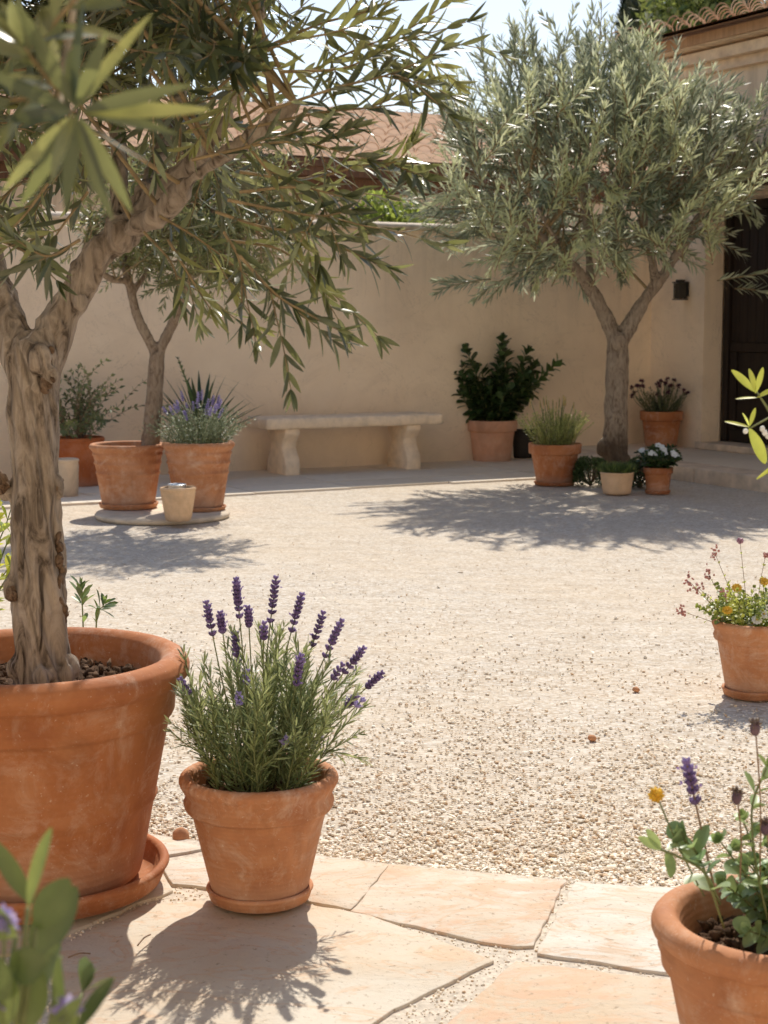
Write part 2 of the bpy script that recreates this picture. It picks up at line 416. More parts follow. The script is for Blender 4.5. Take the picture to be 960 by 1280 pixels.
DPUR = m_leaf('burgundy_petal', (.06, .022, .045), (.11, .04, .07), (.1, .04, .06), (.15, .05, .08), .15, .7, .2)
YEL = m_leaf('yellow_petal', (.75, .42, .04), (.85, .55, .08), (.8, .5, .08), (.9, .6, .1), .3, .7, .2)
WHT = m_leaf('white_petal', (.72, .74, .70), (.85, .85, .82), (.8, .8, .78), (.85, .85, .8), .25, .7, .2)
PNK = m_leaf('pink_petal', (.5, .2, .18), (.62, .32, .3), (.55, .3, .28), (.65, .4, .35), .25, .7, .2)
STEMM = m_plain('green_stem', (.17, .19, .08), .7, .2, 50)
STEMB = m_plain('brown_stem', (.26, .17, .11), .8, .25, 50)
STEMO = m_plain('olive_twig', (.26, .19, .10), .8, .3, 40)
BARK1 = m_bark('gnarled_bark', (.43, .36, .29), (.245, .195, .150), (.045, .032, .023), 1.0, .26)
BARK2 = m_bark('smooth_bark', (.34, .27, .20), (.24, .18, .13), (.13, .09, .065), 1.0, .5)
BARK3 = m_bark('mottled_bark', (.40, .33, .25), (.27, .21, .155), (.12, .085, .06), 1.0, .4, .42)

# ------------------------------------------------------------------ pots
def roll(r, z, t, a0=-90, a1=180, n=10):
    """rounded lip section from outer-bottom round to inner-top"""
    return [(r+t*math.cos(R(a0+(a1-a0)*i/n)), z+t*math.sin(R(a0+(a1-a0)*i/n))) for i in range(n+1)]
def pot_profile(rb, rt, h, kind):
    """closed outline of an open pot: outside up, lip, inside down"""
    P = [(0.001, .0), (rb*.96, 0), (rb, h*.015)]
    def body(z): return rb+(rt*.89-rb)*(z/(h*.8))
    if kind == 'large':          # flaring body, fine ridge, deep collar, fat rolled lip
        for z in np.linspace(.05, .335, 6): P.append((body(h*z), h*z))
        P += [(body(h*.345)+.004, h*.35), (body(h*.36)+.005, h*.362), (body(h*.375)+.001, h*.376)]
        for z in np.linspace(.42, .70, 5): P.append((body(h*z), h*z))
        rc = body(h*.72)
        P += [(rc, h*.72), (rc+.006, h*.728), (rc+.010, h*.745), (rc+.012, h*.80), (rc+.016, h*.83)]
        t = h*.068; P += roll(rt-t, h-t, t, -70, 170, 12)
        P += [(rt-2*t-.006, h*.86), (rt-2*t-.01, h*.78), (rb*1.02, h*.25)]
    elif kind == 'collar':       # plain classic collar pot with heavy rim
        for z in np.linspace(.06, .68, 8): P.append((rb+(rt*.86-rb)*(z/.7), h*z))
        rc = rt*.86
        P += [(rc, h*.70), (rc+.01*rt/.16, h*.712), (rc+.014*rt/.16, h*.735), (rc+.012*rt/.16, h*.752), (rc+.016*rt/.16, h*.77), (rt-.012*rt/.16, h*.83)]
        t = h*.055; P += roll(rt-t, h-t, t, -40, 170, 9)
        P += [(rt-2*t-.004, h*.84), (rt*.8, h*.7), (rb*.95, h*.25)]
    elif kind == 'flower':       # plain flowerpot with a straight band round the top
        for z in np.linspace(.06, .7, 6): P.append((rb+(rt*.88-rb)*(z/.74), h*z))
        rc = rt*.88
        P += [(rc, h*.735), (rt*.965, h*.745), (rt*.975, h*.76), (rt*.995, h*.97), (rt*.985, h), (rt*.93, h*1.0), (rt*.915, h*.98), (rt*.86, h*.74), (rb*.9, h*.2)]
    elif kind == 'banded':       # tall pot with several shallow mouldings
        for z in (.05, .2, .35, .45): P.append((body(h*z), h*z))
        for z in (.5, .66, .8):
            b = body(h*z)
            P += [(b, h*z), (b+.006, h*(z+.012)), (b+.006, h*(z+.04)), (b+.001, h*(z+.055))]
        P += [(rt*.93, h*.88)]; t = h*.05; P += roll(rt-t, h-t, t, -70, 170, 8)
        P += [(rt-2*t-.004, h*.86), (rt*.8, h*.7), (rb*.95, h*.25)]
    elif kind == 'round':        # pale cup with rounded shoulder and soft lip
        P = [(0.001, 0), (rb*.85, 0), (rb*.97, h*.03)]
        for z in np.linspace(.1, .82, 6): P.append((rb+(rt*.96-rb)*(z/.84), h*z))
        t = h*.05; P += roll(rt-t, h-t, t, -60, 170, 8)
        P += [(rt-2*t-.003, h*.84), (rb*.9, h*.25)]
    return np.array(P)
def make_pot(name, label, loc, rb, rt, h, kind, mat, soil=True, soil_z=.86, seg=72, rimfn=None, clods=0, group=None):
    t = thing(name, label, 'plant pot', loc, random.random()*6 if rimfn is None else 0, group)
    P = pot_profile(rb, rt, h, kind)
    m = MB(); m.lathe(P, seg, wob=.004, rimfn=rimfn); m.build('pot_body', mat, t)
    if soil:
        zi = h*soil_z; m = MB()
        ri = np.interp(zi, P[::-1][:4, 1], P[::-1][:4, 0]) if P[-1][1] < P[-2][1] else rt*.8
        ri = min(ri, rt*.93)-.002
        rr = np.linspace(0.001, 1, 14)*ri
        prof = [(r_, zi) for r_ in rr]
        m.lathe(prof, 40)
        V = m.V[0]
        for v in V:
            v[2] += (noise.noise(Vector((v[0]*14, v[1]*14, loc[0])))*.016+noise.noise(Vector((v[0]*50, v[1]*50, 3)))*.008)*(rt/.2)
        m.V[0] = V
        if clods:
            a = RNG.random(clods)*TAU; q = np.sqrt(RNG.random(clods))*ri*.95
            pos = np.stack([q*np.cos(a), q*np.sin(a), np.full(clods, zi+.006)+RNG.random(clods)*.008], 1)
            m.blobs(pos, (.0025+RNG.random(clods)**3*.010), stretch=.8, jitter=.34)
        m.build('soil', SOIL, t)
    return t
def make_saucer(label, loc, r, h, mat, group='terracotta saucers under the pots'):
    P = [(0.001, 0), (r*.88, 0), (r*.95, h*.15), (r, h*.75)] + [(r-.12*h+.2*h*math.cos(R(a)), h*.85+.2*h*math.sin(R(a))) for a in (0, 45, 90, 135, 180)] + [(r*.9, h*.35), (r*.85, h*.22), (0.001, h*.2)]
    m = MB(); m.lathe(P, 72, wob=.003)
    o = m.build('pot_saucer', mat, None, loc=loc); o.rotation_euler.z = random.random()*6
    return tag(o, label, 'saucer', group)

# ------------------------------------------------------------------ plants
def curve_pts(a, d, L, n, droop=0.0, wander=.0, up=0.0):
    """points of a bending stem starting at a, direction d"""
    P = [np.array(a, float)]; d = nrm(d); st = L/n
    w = RNG.normal(size=3)*wander
    for i in range(n):
        d = nrm(d+np.array([0, 0, -droop+up])*(st*3)+w*st+RNG.normal(size=3)*wander*.15)
        P.append(P[-1]+d*st)
    return np.array(P)
def path_at(P, t):
    t = np.asarray(t)*(len(P)-1); i = np.clip(t.astype(int), 0, len(P)-2); f = (t-i)[:, None]
    return P[i]*(1-f)+P[i+1]*f, nrmN(P[i+1]-P[i])
def leafy(m, P, n, L, W, ang=50, t0=.1, t1=1.0, tint=0.0, curl=.12, full=True, whorl=2, jit=.25, taper=.35, fold=.25, terminal=True, wide=.5):
    """leaves in pairs or whorls along the path P"""
    ts = np.linspace(t0, t1, max(2, n//whorl)); ts = np.repeat(ts, whorl)
    pos, tan = path_at(P, np.clip(ts, 0, 1)); N = len(ts)
    a = np.cross(tan, np.array([.13, .21, .97])); bad = np.linalg.norm(a, axis=1) < .2
    a[bad] = np.cross(tan[bad], np.array([1, 0, 0])); a = nrmN(a); b = np.cross(tan, a)
    k = np.arange(N); ph = (k//whorl)*(math.pi/whorl if whorl > 1 else 2.4)+(k % whorl)*TAU/whorl+RNG.normal(size=N)*jit+random.random()*.6
    rad = a*np.cos(ph)[:, None]+b*np.sin(ph)[:, None]
    an = R(ang)*(1-.35*(ts-t0)/(t1-t0+1e-6))*(1+RNG.normal(size=N)*.18)
    d = tan*np.cos(an)[:, None]+rad*np.sin(an)[:, None]+np.array([0, 0, -.12])+RNG.normal(size=(N, 3))*.08
    s = (1-taper*np.abs((ts-t0)/(t1-t0+1e-6)-.35)*1.4)*(.78+RNG.random(N)*.4)
    up = tan*1.0-rad*.25+RNG.normal(size=(N, 3))*.35+np.array([0, 0, .35])
    m.leaves(pos, d, up, L*s, W*(.6+.4*s), curl*(.4+RNG.random(N)*1.2), fold, full, tint, wide)
    if terminal:
        e, tt = P[-1], nrm(P[-1]-P[-2]); q = RNG.normal(size=(3, 3))*.25
        m.leaves(np.repeat(e[None], 3, 0), tt[None]+q, RNG.normal(size=(3, 3)), L*.6, W*.6, .1, fold, full, tint)

def plant_thing(name, label, loc, group=None, cat='plant'):
    return thing(name, label, cat, loc, 0, group)

# ------------------------------------------------------------------ world + light + camera
SUN_TRAVEL = nrm([-.13, -.90, -1.0])
def build_light():
    w = bpy.data.worlds.new('World'); scene.world = w; w.use_nodes = True
    nt = w.node_tree; nt.nodes.clear(); o = nt.nodes.new('ShaderNodeOutputWorld'); b = nt.nodes.new('ShaderNodeBackground')
    s = nt.nodes.new('ShaderNodeTexSky'); s.sky_type = 'NISHITA'; s.sun_disc = False
    el = math.asin(-SUN_TRAVEL[2]); az = math.atan2(-SUN_TRAVEL[0], -SUN_TRAVEL[1])
    s.sun_elevation = el; s.sun_rotation = az; s.air_density = 1.0; s.dust_density = 1.35; s.ozone_density = 1.0; s.altitude = 50
    nt.links.new(s.outputs[0], b.inputs[0]); b.inputs[1].default_value = SKY; nt.links.new(b.outputs[0], o.inputs[0])
    L = bpy.data.lights.new('sun', 'SUN'); L.energy = SUN; L.angle = R(.53); L.color = (1.0, .93, .82)
    lo = bpy.data.objects.new('sun', L); COL.objects.link(lo)
    lo.rotation_euler = Vector(SUN_TRAVEL).to_track_quat('-Z', 'Y').to_euler(); lo.location = (4, 20, 20)
SKY, SUN = .136, 5.0
build_light()
cam = bpy.data.cameras.new('camera'); co = bpy.data.objects.new('camera', cam); COL.objects.link(co)
co.location = (0, 0, CAM_H); co.rotation_euler = (R(90)-TH, 0, 0)
cam.sensor_fit = 'VERTICAL'; cam.sensor_height = 36; cam.lens = 36*F/1280; cam.clip_end = 600; cam.clip_start = .05
cam.dof.use_dof = True; cam.dof.focus_distance = 4.1; cam.dof.aperture_fstop = 9.5
scene.camera = co
scene.view_settings.view_transform = 'Standard'; scene.view_settings.look = 'None'
scene.view_settings.exposure = 0; scene.view_settings.gamma = 1
cy = scene.cycles; cy.use_denoising = True; cy.max_bounces = 9; cy.diffuse_bounces = 6; cy.glossy_bounces = 2; cy.transmission_bounces = 4
cy.sample_clamp_indirect = 6
try: cy.denoiser = 'OPENIMAGEDENOISE'; cy.denoising_prefilter = 'ACCURATE'
except Exception: pass

# ------------------------------------------------------------------ ground
def poly_prism(m, pts, z0, z1, rnd, tint=0.0, inset=.006, sub=5):
    """irregular slab: jittered outline, softened arris, flat top"""
    pts = np.asarray(pts)[:, :2]; out = []
    n = len(pts)
    for i in range(n):
        a, b = pts[i], pts[(i+1) % n]; k = max(2, int(np.linalg.norm(b-a)/.035))
        nn = np.array([-(b-a)[1], (b-a)[0]])/max(1e-6, np.linalg.norm(b-a))
        for j in range(k):
            t = j/k; e = min(t, 1-t)*k
            p = a+(b-a)*t+nn*(noise.noise(Vector((a[0]*7+t*k*.9, a[1]*9, 2)))*.008+noise.noise(Vector((a[0]*11+t*k*3.1, a[1]*5, 8)))*.003+RNG.normal()*.0010)
            if e < .5: p = p+(pts.mean(0)-p)*.004
            out.append(p)
    out = np.array(out); c = out.mean(0); k = len(out)
    def ring(off, z):
        d = c-out; d = d/np.linalg.norm(d, axis=1)[:, None]; return np.concatenate([out+d*off, np.full((k, 1), z)], 1)
    rs = [ring(0, z0), ring(0, z1-inset*.8), ring(inset*.4, z1-inset*.2), ring(inset*1.3, z1)]
    V = np.concatenate(rs+[np.array([[c[0], c[1], z1]])])
    j = np.arange(k); j2 = (j+1) % k; Q = []
    for r_ in range(3): Q.append(np.stack([r_*k+j, r_*k+j2, (r_+1)*k+j2, (r_+1)*k+j], -1))
    T = np.stack([3*k+j, 3*k+j2, np.full(k, 4*k)], -1)
    m.add(V, np.concatenate(Q), T, rnd, tint)
    return out

WD = nrm([3.63, 1.9, 0])            # direction of the back wall
WN = np.array([WD[1], -WD[0], 0])   # out of the wall into the court
C0 = np.array([2.42, 14.6, 0])      # corner where the back wall meets the house
def wl(a, out=0.0, z=0.0):          # a metres left of the corner along the wall
    return C0-WD*a+WN*out+np.array([0, 0, z])

# gravel sheet (fine grid near, large sheet to the horizon)
m = MB(); m.add([[-300, -40, -.004], [300, -40, -.004], [300, 560, -.004], [-300, 560, -.004]], Q=[[0, 1, 2, 3]])
struct(m.build('ground', GRV))

# flagstone patio
def G(*pp): return [gr(x, y) for x, y in pp]
stones = [
    (G((489,1088),(702,1107),(664,1187),(622,1186),(446,1145)), .75, .95),
    (G((722,1110),(835,1117),(1020,1130),(1060,1246),(832,1219),(676,1197)), .95, .0),
    (G((458,1152),(611,1207),(486,1267),(400,1330),(120,1330),(60,1200),(180,1140),(330,1128)), .55, .0),
    (G((262,1062),(480,1086),(436,1141),(300,1116),(222,1110),(206,1084),(256,1078)), .7, .12),
    (G((648,1211),(838,1234),(1060,1262),(1080,1340),(560,1340),(520,1330)), .3, 1.0),
    (G((516,1272),(560,1250),(634,1215),(560,1275),(470,1335),(430,1330)), .9, .0),
    (G((60,1034),(200,1052),(252,1066),(190,1076),(40,1078),(0,1060)), .6, .2),
    (G((-160,1016),(50,1036),(-10,1062),(30,1084),(186,1083),(212,1118),(160,1136),(40,1190),(-220,1240)), .45, .0),
]
stones.pop(5)
bed = MB()
edge_px = [(-900,930),(-300,985),(-160,1008),(60,1026),(262,1055),(489,1082),(702,1101),(835,1111),(1020,1122),(1500,1160),(2300,1230)]
E = np.array([gr(*p) for p in edge_px])
V = [(e[0], e[1], .004) for e in E]+[(e[0], -3, .004) for e in E[::-1]]
k = len(E); bed.add(V, Q=[[2*k-1-i, 2*k-2-i, i+1, i] for i in range(k-1)])
struct(bed.build('patio_bed', m_plain('joint_sand', (.58, .51, .42), .95, .25, 90, .5, .004), smooth=False))
sm = MB(); polys = []
for pts, rn, ti in stones:
    pts = np.array(pts); cc_ = pts.mean(0); dd_ = pts-cc_; pts = cc_+dd_*(1+.010/np.linalg.norm(dd_[:, :2], axis=1))[:, None]
    polys.append(poly_prism(sm, pts, -.03, .0105+RNG.random()*.001, rn, ti, .0022))
# paving outside the picture, so the patio goes on to either side and behind
def jgrid(x0, x1, y0, y1, nx, ny):
    gx = [[np.array([x0+(x1-x0)*i/nx+(RNG.normal()*.05 if 0 < i < nx else 0), y0+(y1-y0)*j/ny+(RNG.normal()*.05 if 0 < j < ny else 0), 0]) for i in range(nx+1)] for j in range(ny+1)]
    for j in range(ny):
        for i in range(nx):
            q = np.array([gx[j][i], gx[j][i+1], gx[j+1][i+1], gx[j+1][i]]); c = q.mean(0); q = c+(q-c)*.93
            poly_prism(sm, q, -.03, .020, RNG.random(), 1.0 if RNG.random() < .25 else 0)
jgrid(-3.2, 3.2, -1.2, 2.36, 9, 6)
jgrid(-3.2, -1.28, 2.38, 3.2, 3, 2)
jgrid(.98, 3.2, 2.38, 2.98, 4, 1)
struct(sm.build('flagstone_paving', FLAG))

# pebbles: loose top layer of the gravel, heaviest near the patio and in its joints
def inside(poly, X, Y):
    c = np.zeros(len(X), bool); n = len(poly); j = n-1
    for i in range(n):
        xi, yi = poly[i]; xj, yj = poly[j]
        c ^= ((yi > Y) != (yj > Y)) & (X < (xj-xi)*(Y-yi)/(yj-yi+1e-12)+xi); j = i
    return c
def pebbles():
    m = MB()
    def put(n, y0, y1, size, wx, cond=None, power=1.0):
        Y = y0-np.log(1-RNG.random(n))*power; Y = np.where(Y > y1, y0+(y1-y0)*RNG.random(n)**2, Y); X = (RNG.random(n)*2-1)*(Y*.27+wx)
        yb = np.interp(X, E[:, 0], E[:, 1]); ok = Y > yb-.012
        X, Y = X[ok], Y[ok]; n = len(X)
        # clustered thinning
        cl = np.array([noise.noise(Vector((x*2.5, y*2.5, 0))) for x, y in zip(X, Y)])
        ok = RNG.random(n) < .66+cl*.8+np.clip(.5-(Y-np.interp(X, E[:, 0], E[:, 1]))*2.0, 0, .5)
        X, Y = X[ok], Y[ok]; n = len(X)
        s = size*(.45+RNG.random(n)**2.2*1.0)*(1+.3*np.clip(1-(Y-3.2)*1.5, 0, 1))
        Z = s*-.16+RNG.random(n)*.001
        m.blobs(np.stack([X, Y, Z], 1), s, axis=nrmN(RNG.normal(size=(n, 3))*np.array([.22, .22, 1])), stretch=.42, jitter=.10)
    put(52000, 3.1, 7.5, .0050, .25, power=.62)
    put(24000, 3.1, 9.0, .0036, .35, power=1.9)
    put(600, 3.1, 5.6, .0085, .2, power=.4)
    put(100, 3.1, 8, .011, .2, power=2.0)
    # joints
    n = 14000; X = (RNG.random(n)*2-1)*1.1; Y = 2.35+RNG.random(n)*1.0
    ok = Y < np.interp(X, E[:, 0], E[:, 1])
    for p in polys: ok &= ~inside(p, X, Y)
    X, Y = X[ok], Y[ok]; n = len(X); s = .0014+RNG.random(n)**2*.0026
    m.blobs(np.stack([X, Y, .0045+s*.1], 1), s, stretch=.7, jitter=.15)
    o = m.build('gravel', PEB)
    tag(o, 'loose pale gravel stones covering the courtyard beyond the flagstones', 'gravel', kind='stuff')
pebbles()

# paving strip along the back wall + joints
m = MB()
a = -.0
while a < 11:
    w = .75+RNG.random()*.5; o0 = 0.0
    for (q0, q1) in ((.0, .55), (.565, 1.08), (1.095, 1.55+RNG.normal()*.02)):
        sh = RNG.random()*.3
        P = [wl(a+w-.012, q0)[:2], wl(a, q0)[:2], wl(a, q1)[:2], wl(a+w-.012, q1)[:2]]
        z1 = .010+RNG.random()*.002
        V = [(p[0], p[1], z) for z in (-.02, z1) for p in P]
        m.add(V, Q=[[4,7,6,5],[0,1,5,4],[1,2,6,5],[2,3,7,6],[3,0,4,7]], rnd=RNG.random())
    a += w
struct(m.build('wall_path', PAV, smooth=False))

# raised stone terrace in front of the house door
HD = WN.copy()                      # along the facade towards the camera
HN = WD.copy()                      # into the house
def fa(t, s=0.0, z=0.0): return C0+HD*t+HN*s+np.array([0, 0, z])
m = MB()
m.box((-0.0, -1.28, -.05), (7.0, -.0, .094), ax=[HD, HN, [0, 0, 1]], o=C0)
o = m.build('terrace', PAV, smooth=False); struct(o)
m = MB(); t = 0.02
while t < 6.9:
    w = .8+RNG.random()*.5
    m.box((t, -1.305, -.04), (t+w-.008, -1.0, .106+RNG.random()*.003), ax=[HD, HN, [0, 0, 1]], o=C0, rnd=RNG.random())
    t += w
o = bevel(m.build('terrace_kerb', KERB, smooth=False), .012); struct(o)

# ------------------------------------------------------------------ back wall
m = MB(); m.box((-.0, -.26, -.1), (12.5, -.0, 1.95), ax=[-WD, WN, [0, 0, 1]], o=C0-WN*.0)
root = thing('courtyard_wall', 'long tan stucco courtyard wall with pale stone coping behind the bench', 'wall')
o = m.build('wall_body', WALLM, root, smooth=False)
m = MB(); a = 0.003
while a < 12.4:
    w = .9+RNG.random()*.1
    n = 9; prof = [(-.30, 0), (-.31, .02)]+[(-.13+.18*math.cos(R(180-180*i/n)), .03+.035*math.sin(R(180*i/n))) for i in range(n+1)]+[(.05, .02), (.04, 0)]
    A = [wl(a, p[0], 1.952+p[1]) for p in prof]; B = [wl(a+w-.006, p[0], 1.952+p[1]) for p in prof]
    k = len(prof); m.add(A+B, Q=[[i, i+1, k+i+1, k+i] for i in range(k-1)]+[[k-1, 0, k, 2*k-1]], rnd=RNG.random())
    a += w
m.build('coping', CAPM, root)

# ------------------------------------------------------------------ roofs
def tiled_roof(m, o, along, down, length, slope_len, pitch, cw=.19, rl=.32):
    """rows of overlapping barrel tiles: o = ridge start, down = horizontal downhill direction"""
    along = nrm(along); down = nrm(down); dn = nrm(down*math.cos(pitch)+np.array([0, 0, -math.sin(pitch)]))
    up = nrm(np.cross(dn, along)); up = up if up[2] > 0 else -up
    nc = int(length/cw); nr = int(slope_len/rl)
    ang = np.linspace(0, math.pi, 7)
    for c in range(nc):
        for r_ in range(nr+1):
            jit = RNG.normal(size=2)*.006
            base = o+along*(c*cw+cw/2+jit[0])+dn*(r_*rl-.05+jit[1])
            L = rl+.07; ra, rb = cw*.40, cw*.49
            def ring(p, rad, lift): return [p+along*(math.cos(q)*rad)+up*(math.sin(q)*rad*.8+lift) for q in ang]
            A = ring(base, ra, .0); B = ring(base+dn*L, rb, .022); Bi = ring(base+dn*L, rb-.016, .022)
            m.add(A+B+Bi, Q=[[i, i+1, 8+i-1, 7+i] for i in range(6)]+[[7+i, 8+i, 15+i, 14+i] for i in range(6)], rnd=RNG.random())
    # under-channel sheet
    a0 = o-along*.02-up*.02; e = dn*(nr*rl+rl*.8)
    m.add([a0, a0+along*(nc*cw+.04), a0+along*(nc*cw+.04)+e, a0+e], Q=[[0, 1, 2, 3]], rnd=.1)
    m.add([a0-up*.03, a0+along*(nc*cw+.04)-up*.03, a0+along*(nc*cw+.04)+e-up*.03, a0+e-up*.03], Q=[[0, 1, 2, 3]], rnd=.1)
def barrel_ridge(m, o, along, length, r=.12):
    along = nrm(along); s = nrm(np.cross(along, [0, 0, 1])); n = int(length/.34); ang = np.linspace(-.15, math.pi+.15, 8)
    for i in range(n):
        A = [o+along*(i*.34)+s*math.cos(q)*r*.9+np.array([0, 0, math.sin(q)*r*.9]) for q in ang]
        B = [o+along*(i*.34+.38)+s*math.cos(q)*r+np.array([0, 0, math.sin(q)*r+.012]) for q in ang]
        m.add(A+B, Q=[[k, k+1, 9+k-1+0, 8+k] for k in range(7)], rnd=RNG.random())

# neighbour's house behind the wall
nb = thing('neighbour_house', 'low tan house with clay tile roof beyond the courtyard wall', 'house')
NO = at(411, 205, 21.5); NO = NO-WD*9.0                     # eave line start, left end
eave_z = 3.28; NO[2] = 0
m = MB(); m.box((0, .35, -.1), (14.5, 6.5, eave_z-.12), ax=[WD, -WN, [0, 0, 1]], o=NO)
m.build('wall', WALLN, nb, smooth=False)
m = MB(); m.box((-.25, .05, eave_z-.17), (14.75, .33, eave_z-.03), ax=[WD, -WN, [0, 0, 1]], o=NO)
m.box((-.25, -.0, eave_z-.05), (14.75, .045, eave_z+.05), ax=[WD, -WN, [0, 0, 1]], o=NO)
m.box((-.2, .33, eave_z-.36), (14.7, .39, eave_z-.172), ax=[WD, -WN, [0, 0, 1]], o=NO)
m.build('eave_board', FASC, nb, smooth=False)
m = MB(); pit = R(20); sl = 3.3; ridge = NO-WN*(sl*math.cos(pit)-.10)+np.array([0, 0, eave_z+.04+sl*math.sin(pit)])-WD*.3
tiled_roof(m, ridge, WD, WN, 15.1, sl-.1, pit, .27, .46); barrel_ridge(m, ridge+np.array([0, 0, -.0]), WD, 15.1, .12)
tiled_roof(m, ridge, WD, -WN, 15.1, sl-.1, pit, .21, .36)
m.build('roof', TILE, nb)

# house on the right with the dark door
hs = thing('courtyard_house', 'tan stucco house with clay tile eaves and recessed dark doorway', 'house')
AX = [HD, HN, [0, 0, 1]]
m = MB()
m.box((.0, 0, -.1), (.748, .2, 3.45), ax=AX, o=C0)
m.box((.748, 0, 2.22), (2.05, .2, 3.45), ax=AX, o=C0)
m.box((2.05, 0, -.1), (8, .2, 3.45), ax=AX, o=C0)
m.box((.0, .31, -.1), (8, 7, 3.45), ax=AX, o=C0)
m.box((.0, .2, -.1), (.7, .31, 3.45), ax=AX, o=C0); m.box((2.1, .2, -.1), (8, .31, 3.45), ax=AX, o=C0); m.box((.7, .2, 2.3), (2.1, .31, 3.45), ax=AX, o=C0)
m.build('wall', WALLH, hs, smooth=False)
m = MB(); m.box((.70, -.035, .096), (2.1, .24, .155), ax=AX, o=C0); bevel(m.build('threshold', KERB, hs, smooth=False), .008)
# door
d = thing('door', '', 'x'); del d['label']; del d['category']; d.parent = hs
dr = MB(); dr.box((.762, .20, .158), (.83, .285, 2.215), ax=AX, o=C0); dr.box((1.97, .20, .158), (2.04, .285, 2.215), ax=AX, o=C0); dr.box((.832, .20, 2.14), (1.968, .285, 2.215), ax=AX, o=C0)
bevel(dr.build('door_frame', DARKW, d, smooth=False), .006)
dr = MB()
t = .834
while t < 1.95:
    w = min(.105, 1.966-t); dr.box((t, .235, 1.02), (t+w-.006, .262+RNG.random()*.004, 2.136), ax=AX, o=C0); t += w
dr.box((.834, .262, .16), (1.966, .30, 2.136), ax=AX, o=C0)
bevel(dr.build('board_panel', DARKW, d, smooth=False), .004)
dr = MB(); dr.box((.834, .222, .94), (1.966, .26, 1.018), ax=AX, o=C0); dr.box((.834, .222, .16), (1.966, .26, .27), ax=AX, o=C0)
dr.box((.834, .222, .272), (.92, .26, .938), ax=AX, o=C0); dr.box((1.88, .222, .272), (1.966, .26, .938), ax=AX, o=C0)
bevel(dr.build('rail', DARKW, d, smooth=False), .005)
dr = MB(); dr.box((.925, .24, .275), (1.875, .261, .935), ax=AX, o=C0); bevel(dr.build('lower_panel', DARKW, d, smooth=False), .004)
dr = MB(); dr.tube([fa(1.9, .222, 1.12), fa(1.9, .17, 1.12), fa(1.8, .165, 1.12)], .009, 8); dr.build('door_handle', IRON, d)
# eaves of the house
pit = R(12); ov = .50; ez = 3.58
m = MB(); sl = 4.0; ridge = fa(-.32, -ov+sl*math.cos(pit)-.08, ez+sl*math.sin(pit))
tiled_roof(m, ridge, HD, -HN, 8.4, sl-.12, pit, .2, .36)
m.build('roof', TILE, hs)
m = MB()
m.box((-.2, -ov+.23, ez-.11), (8, -.03, ez-.05), ax=AX, o=C0); m.box((-.24, -.16, ez-.22), (8, .0-.002, ez-.132), ax=AX, o=C0)
m.box((-.22, -.075, ez-.30), (8, -.003, ez-.222), ax=AX, o=C0)
m.build('cornice', m_plain('cornice_plaster', (.88, .66, .48), .9, .2, 10), hs, smooth=False)
m = MB(); m.box((-.28, -ov+.20, ez-.10), (8, -ov+.225, ez-.02), ax=AX, o=C0)
m.build('eave_board', m_wood('warm_eave_wood', (.62, .38, .22), (.42, .24, .13)), hs, smooth=False)
# little tiled canopy over the door
m = MB(); tiled_roof(m, fa(.55, -.02, 2.56), HD, -HN, 1.9, .62, R(19), .17, .3); m.build('canopy', TILE, hs)
m = MB(); m.box((.56, -.56, 2.30), (2.4, -.0, 2.345), ax=AX, o=C0); m.box((.60, -.50, 2.22), (.68, -.0, 2.298), ax=AX, o=C0); m.box((2.2, -.50, 2.22), (2.28, -.0, 2.298), ax=AX, o=C0)
m.build('canopy_timber', FASC, hs, smooth=False)

# wall lantern
la = thing('wall_lantern', 'small black metal lantern fixed on the house wall beside the door', 'lamp', fa(.505, -.0, 1.47))
m = MB(); m.box((-.03, -.012, -.05), (.03, -.0, .07), ax=AX); m.build('back_plate', IRON, la, smooth=False)
m = MB(); m.box((-.008, -.06, .055), (.008, -.012, .068), ax=AX); m.build('arm', IRON, la, smooth=False)
m = MB()
for sx in (-.043, .037):
    for sy in (-.113, -.037): m.box((sx, sy, -.075), (sx+.006, sy+.006, .062), ax=AX)
m.box((-.05, -.12, -.085), (.05, -.025, -.076), ax=AX); m.box((-.052, -.122, .062), (.052, -.023, .072), ax=AX); m.box((-.03, -.10, .073), (.03, -.045, .09), ax=AX)
m.build('cage', IRON, la, smooth=False)
m = MB(); m.box((-.036, -.106, -.074), (.036, -.038, .060), ax=AX)
m.build('glass', m_plain('smoky_glass', (.05, .045, .035), .15, .1, 10, 0.0), la, smooth=False)

